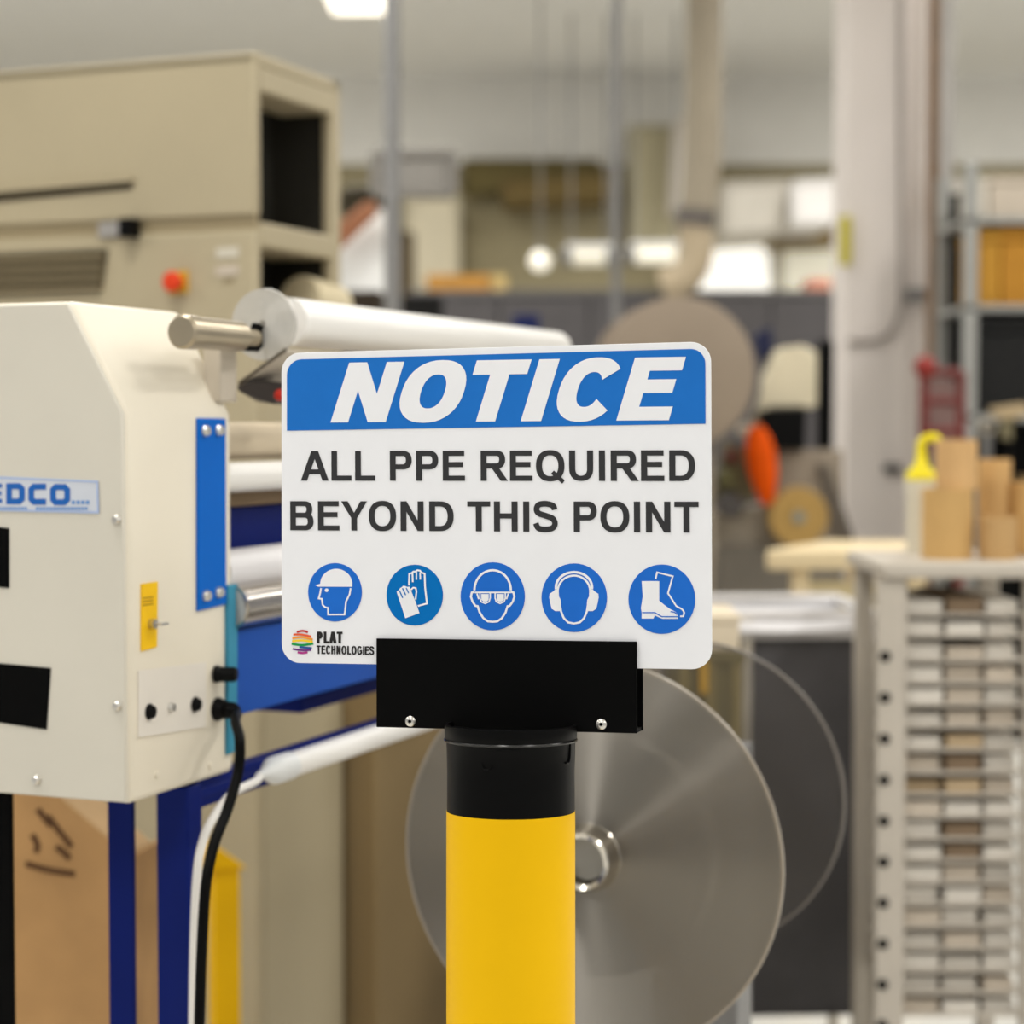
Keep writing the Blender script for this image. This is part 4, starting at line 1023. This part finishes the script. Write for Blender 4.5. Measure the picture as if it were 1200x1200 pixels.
on_shelf('monitor_case', 'matt black case filling the middle shelf at the right edge', 1146, 1250, 368, 486, (9, 9, 9), 'case', .2)
on_shelf('carton', 'tan low carton on the lower shelf behind the cardboard cores', 1150, 1230, 560, 640, (120, 96, 60))
# beige bins in front of the upper pipes
carton('wall_box', 'pale switch box above the brown pipe beside the column', 1112, 1128, 208, 252, 6.9, (206, 200, 190), .12)
# small tape gun and dark reel on the case shelf
jr = thing('tape_reel', 'small grey tape reel standing near the right edge before the black case', 'reel', (P(1158, 500, 6.0).x, 6.0, 0))
zc = P(1158, 500, 6.0).z
MB().lathe([(.012, 0), (.024, 0), (.024, .03), (.012, .03)], (0, 0, zc), (0, 1, 0), 28, True).build('reel', mat('reel_grey', (176, 168, 154), .5), jr)
MB().lathe([(.0001, -.002), (.012, -.002), (.012, .034)], (0, 0, zc), (0, 1, 0), 20).build('reel_hub', m_black_pl, jr)
MB().box((-.012, .004, 0), (.012, .026, zc - .02)).build('reel_stand', m_grey, jr)
sc2 = thing('beige_tool', 'beige grip shaped tool lying high near the right picture edge', 'tool', (P(1185, 482, 5.9).x, 5.9, 0))
b = MB(); b.prism([L(sc2, P(x, y, 5.9)) for x, y in ((1162, 478), (1205, 472), (1208, 486), (1180, 492), (1166, 488))], (0, .05, 0)); b.build('grip', mat('tool_beige', (170, 150, 116), .6), sc2, .003)
MB().prism([L(sc2, P(x, y, 5.9)) for x, y in ((1178, 492), (1186, 492), (1186, 516), (1176, 514))], (0, .05, 0)).build('handle', mat('tool_olive', (120, 112, 84), .6), sc2, .003)
MB().box((.0, .01, 0), (.02, .04, L(sc2, P(1185, 484, 5.9)).z)).build('mount', m_black, sc2)
rc = thing('red_trolley', 'red tubular sack trolley standing behind the cardboard cores', 'trolley', (P(1102, 500, 5.6).x, 5.6, 0))
def rcp(px, py): return L(rc, P(px, py, 5.6))
m_red = mat('trolley_red', (104, 42, 38), .5, var=.12)
ztop = rcp(1100, 436).z
for px in (1082, 1126):
    MB().tube([Vector((rcp(px, 500).x, .0, .12)), Vector((rcp(px, 500).x, .0, ztop)), ], .014, 12, 0).build('side_tube', m_red, rc)
for py in (436, 470, 505, 560):
    z = rcp(1100, py).z
    MB().cyl((rcp(1082, py).x, 0, z), (rcp(1126, py).x, 0, z), .012, 12).build('cross_bar', m_red, rc)
MB().sphere(rcp(1084, 430), .032).build('grip_ball', mat('grip_red', (134, 40, 34), .5), rc, label='round red grip')
MB().box((rcp(1088, 450).x, -.005, rcp(1100, 530).z), (rcp(1121, 450).x, .02, rcp(1100, 444).z)).build('back_plate', mat('trolley_plate', (112, 88, 84), .6, var=.12), rc)
for px in (1078, 1130):
    MB().lathe([(.02, -.02), (.1, -.02), (.1, .02), (.02, .02)], (rcp(px, 500).x, .05, .1), (1, 0, 0), 28, True).build('wheel', m_black_pl, rc)
MB().box((rcp(1080, 500).x, -.2, .02), (rcp(1128, 500).x, .02, .035)).build('toe_plate', m_red, rc)
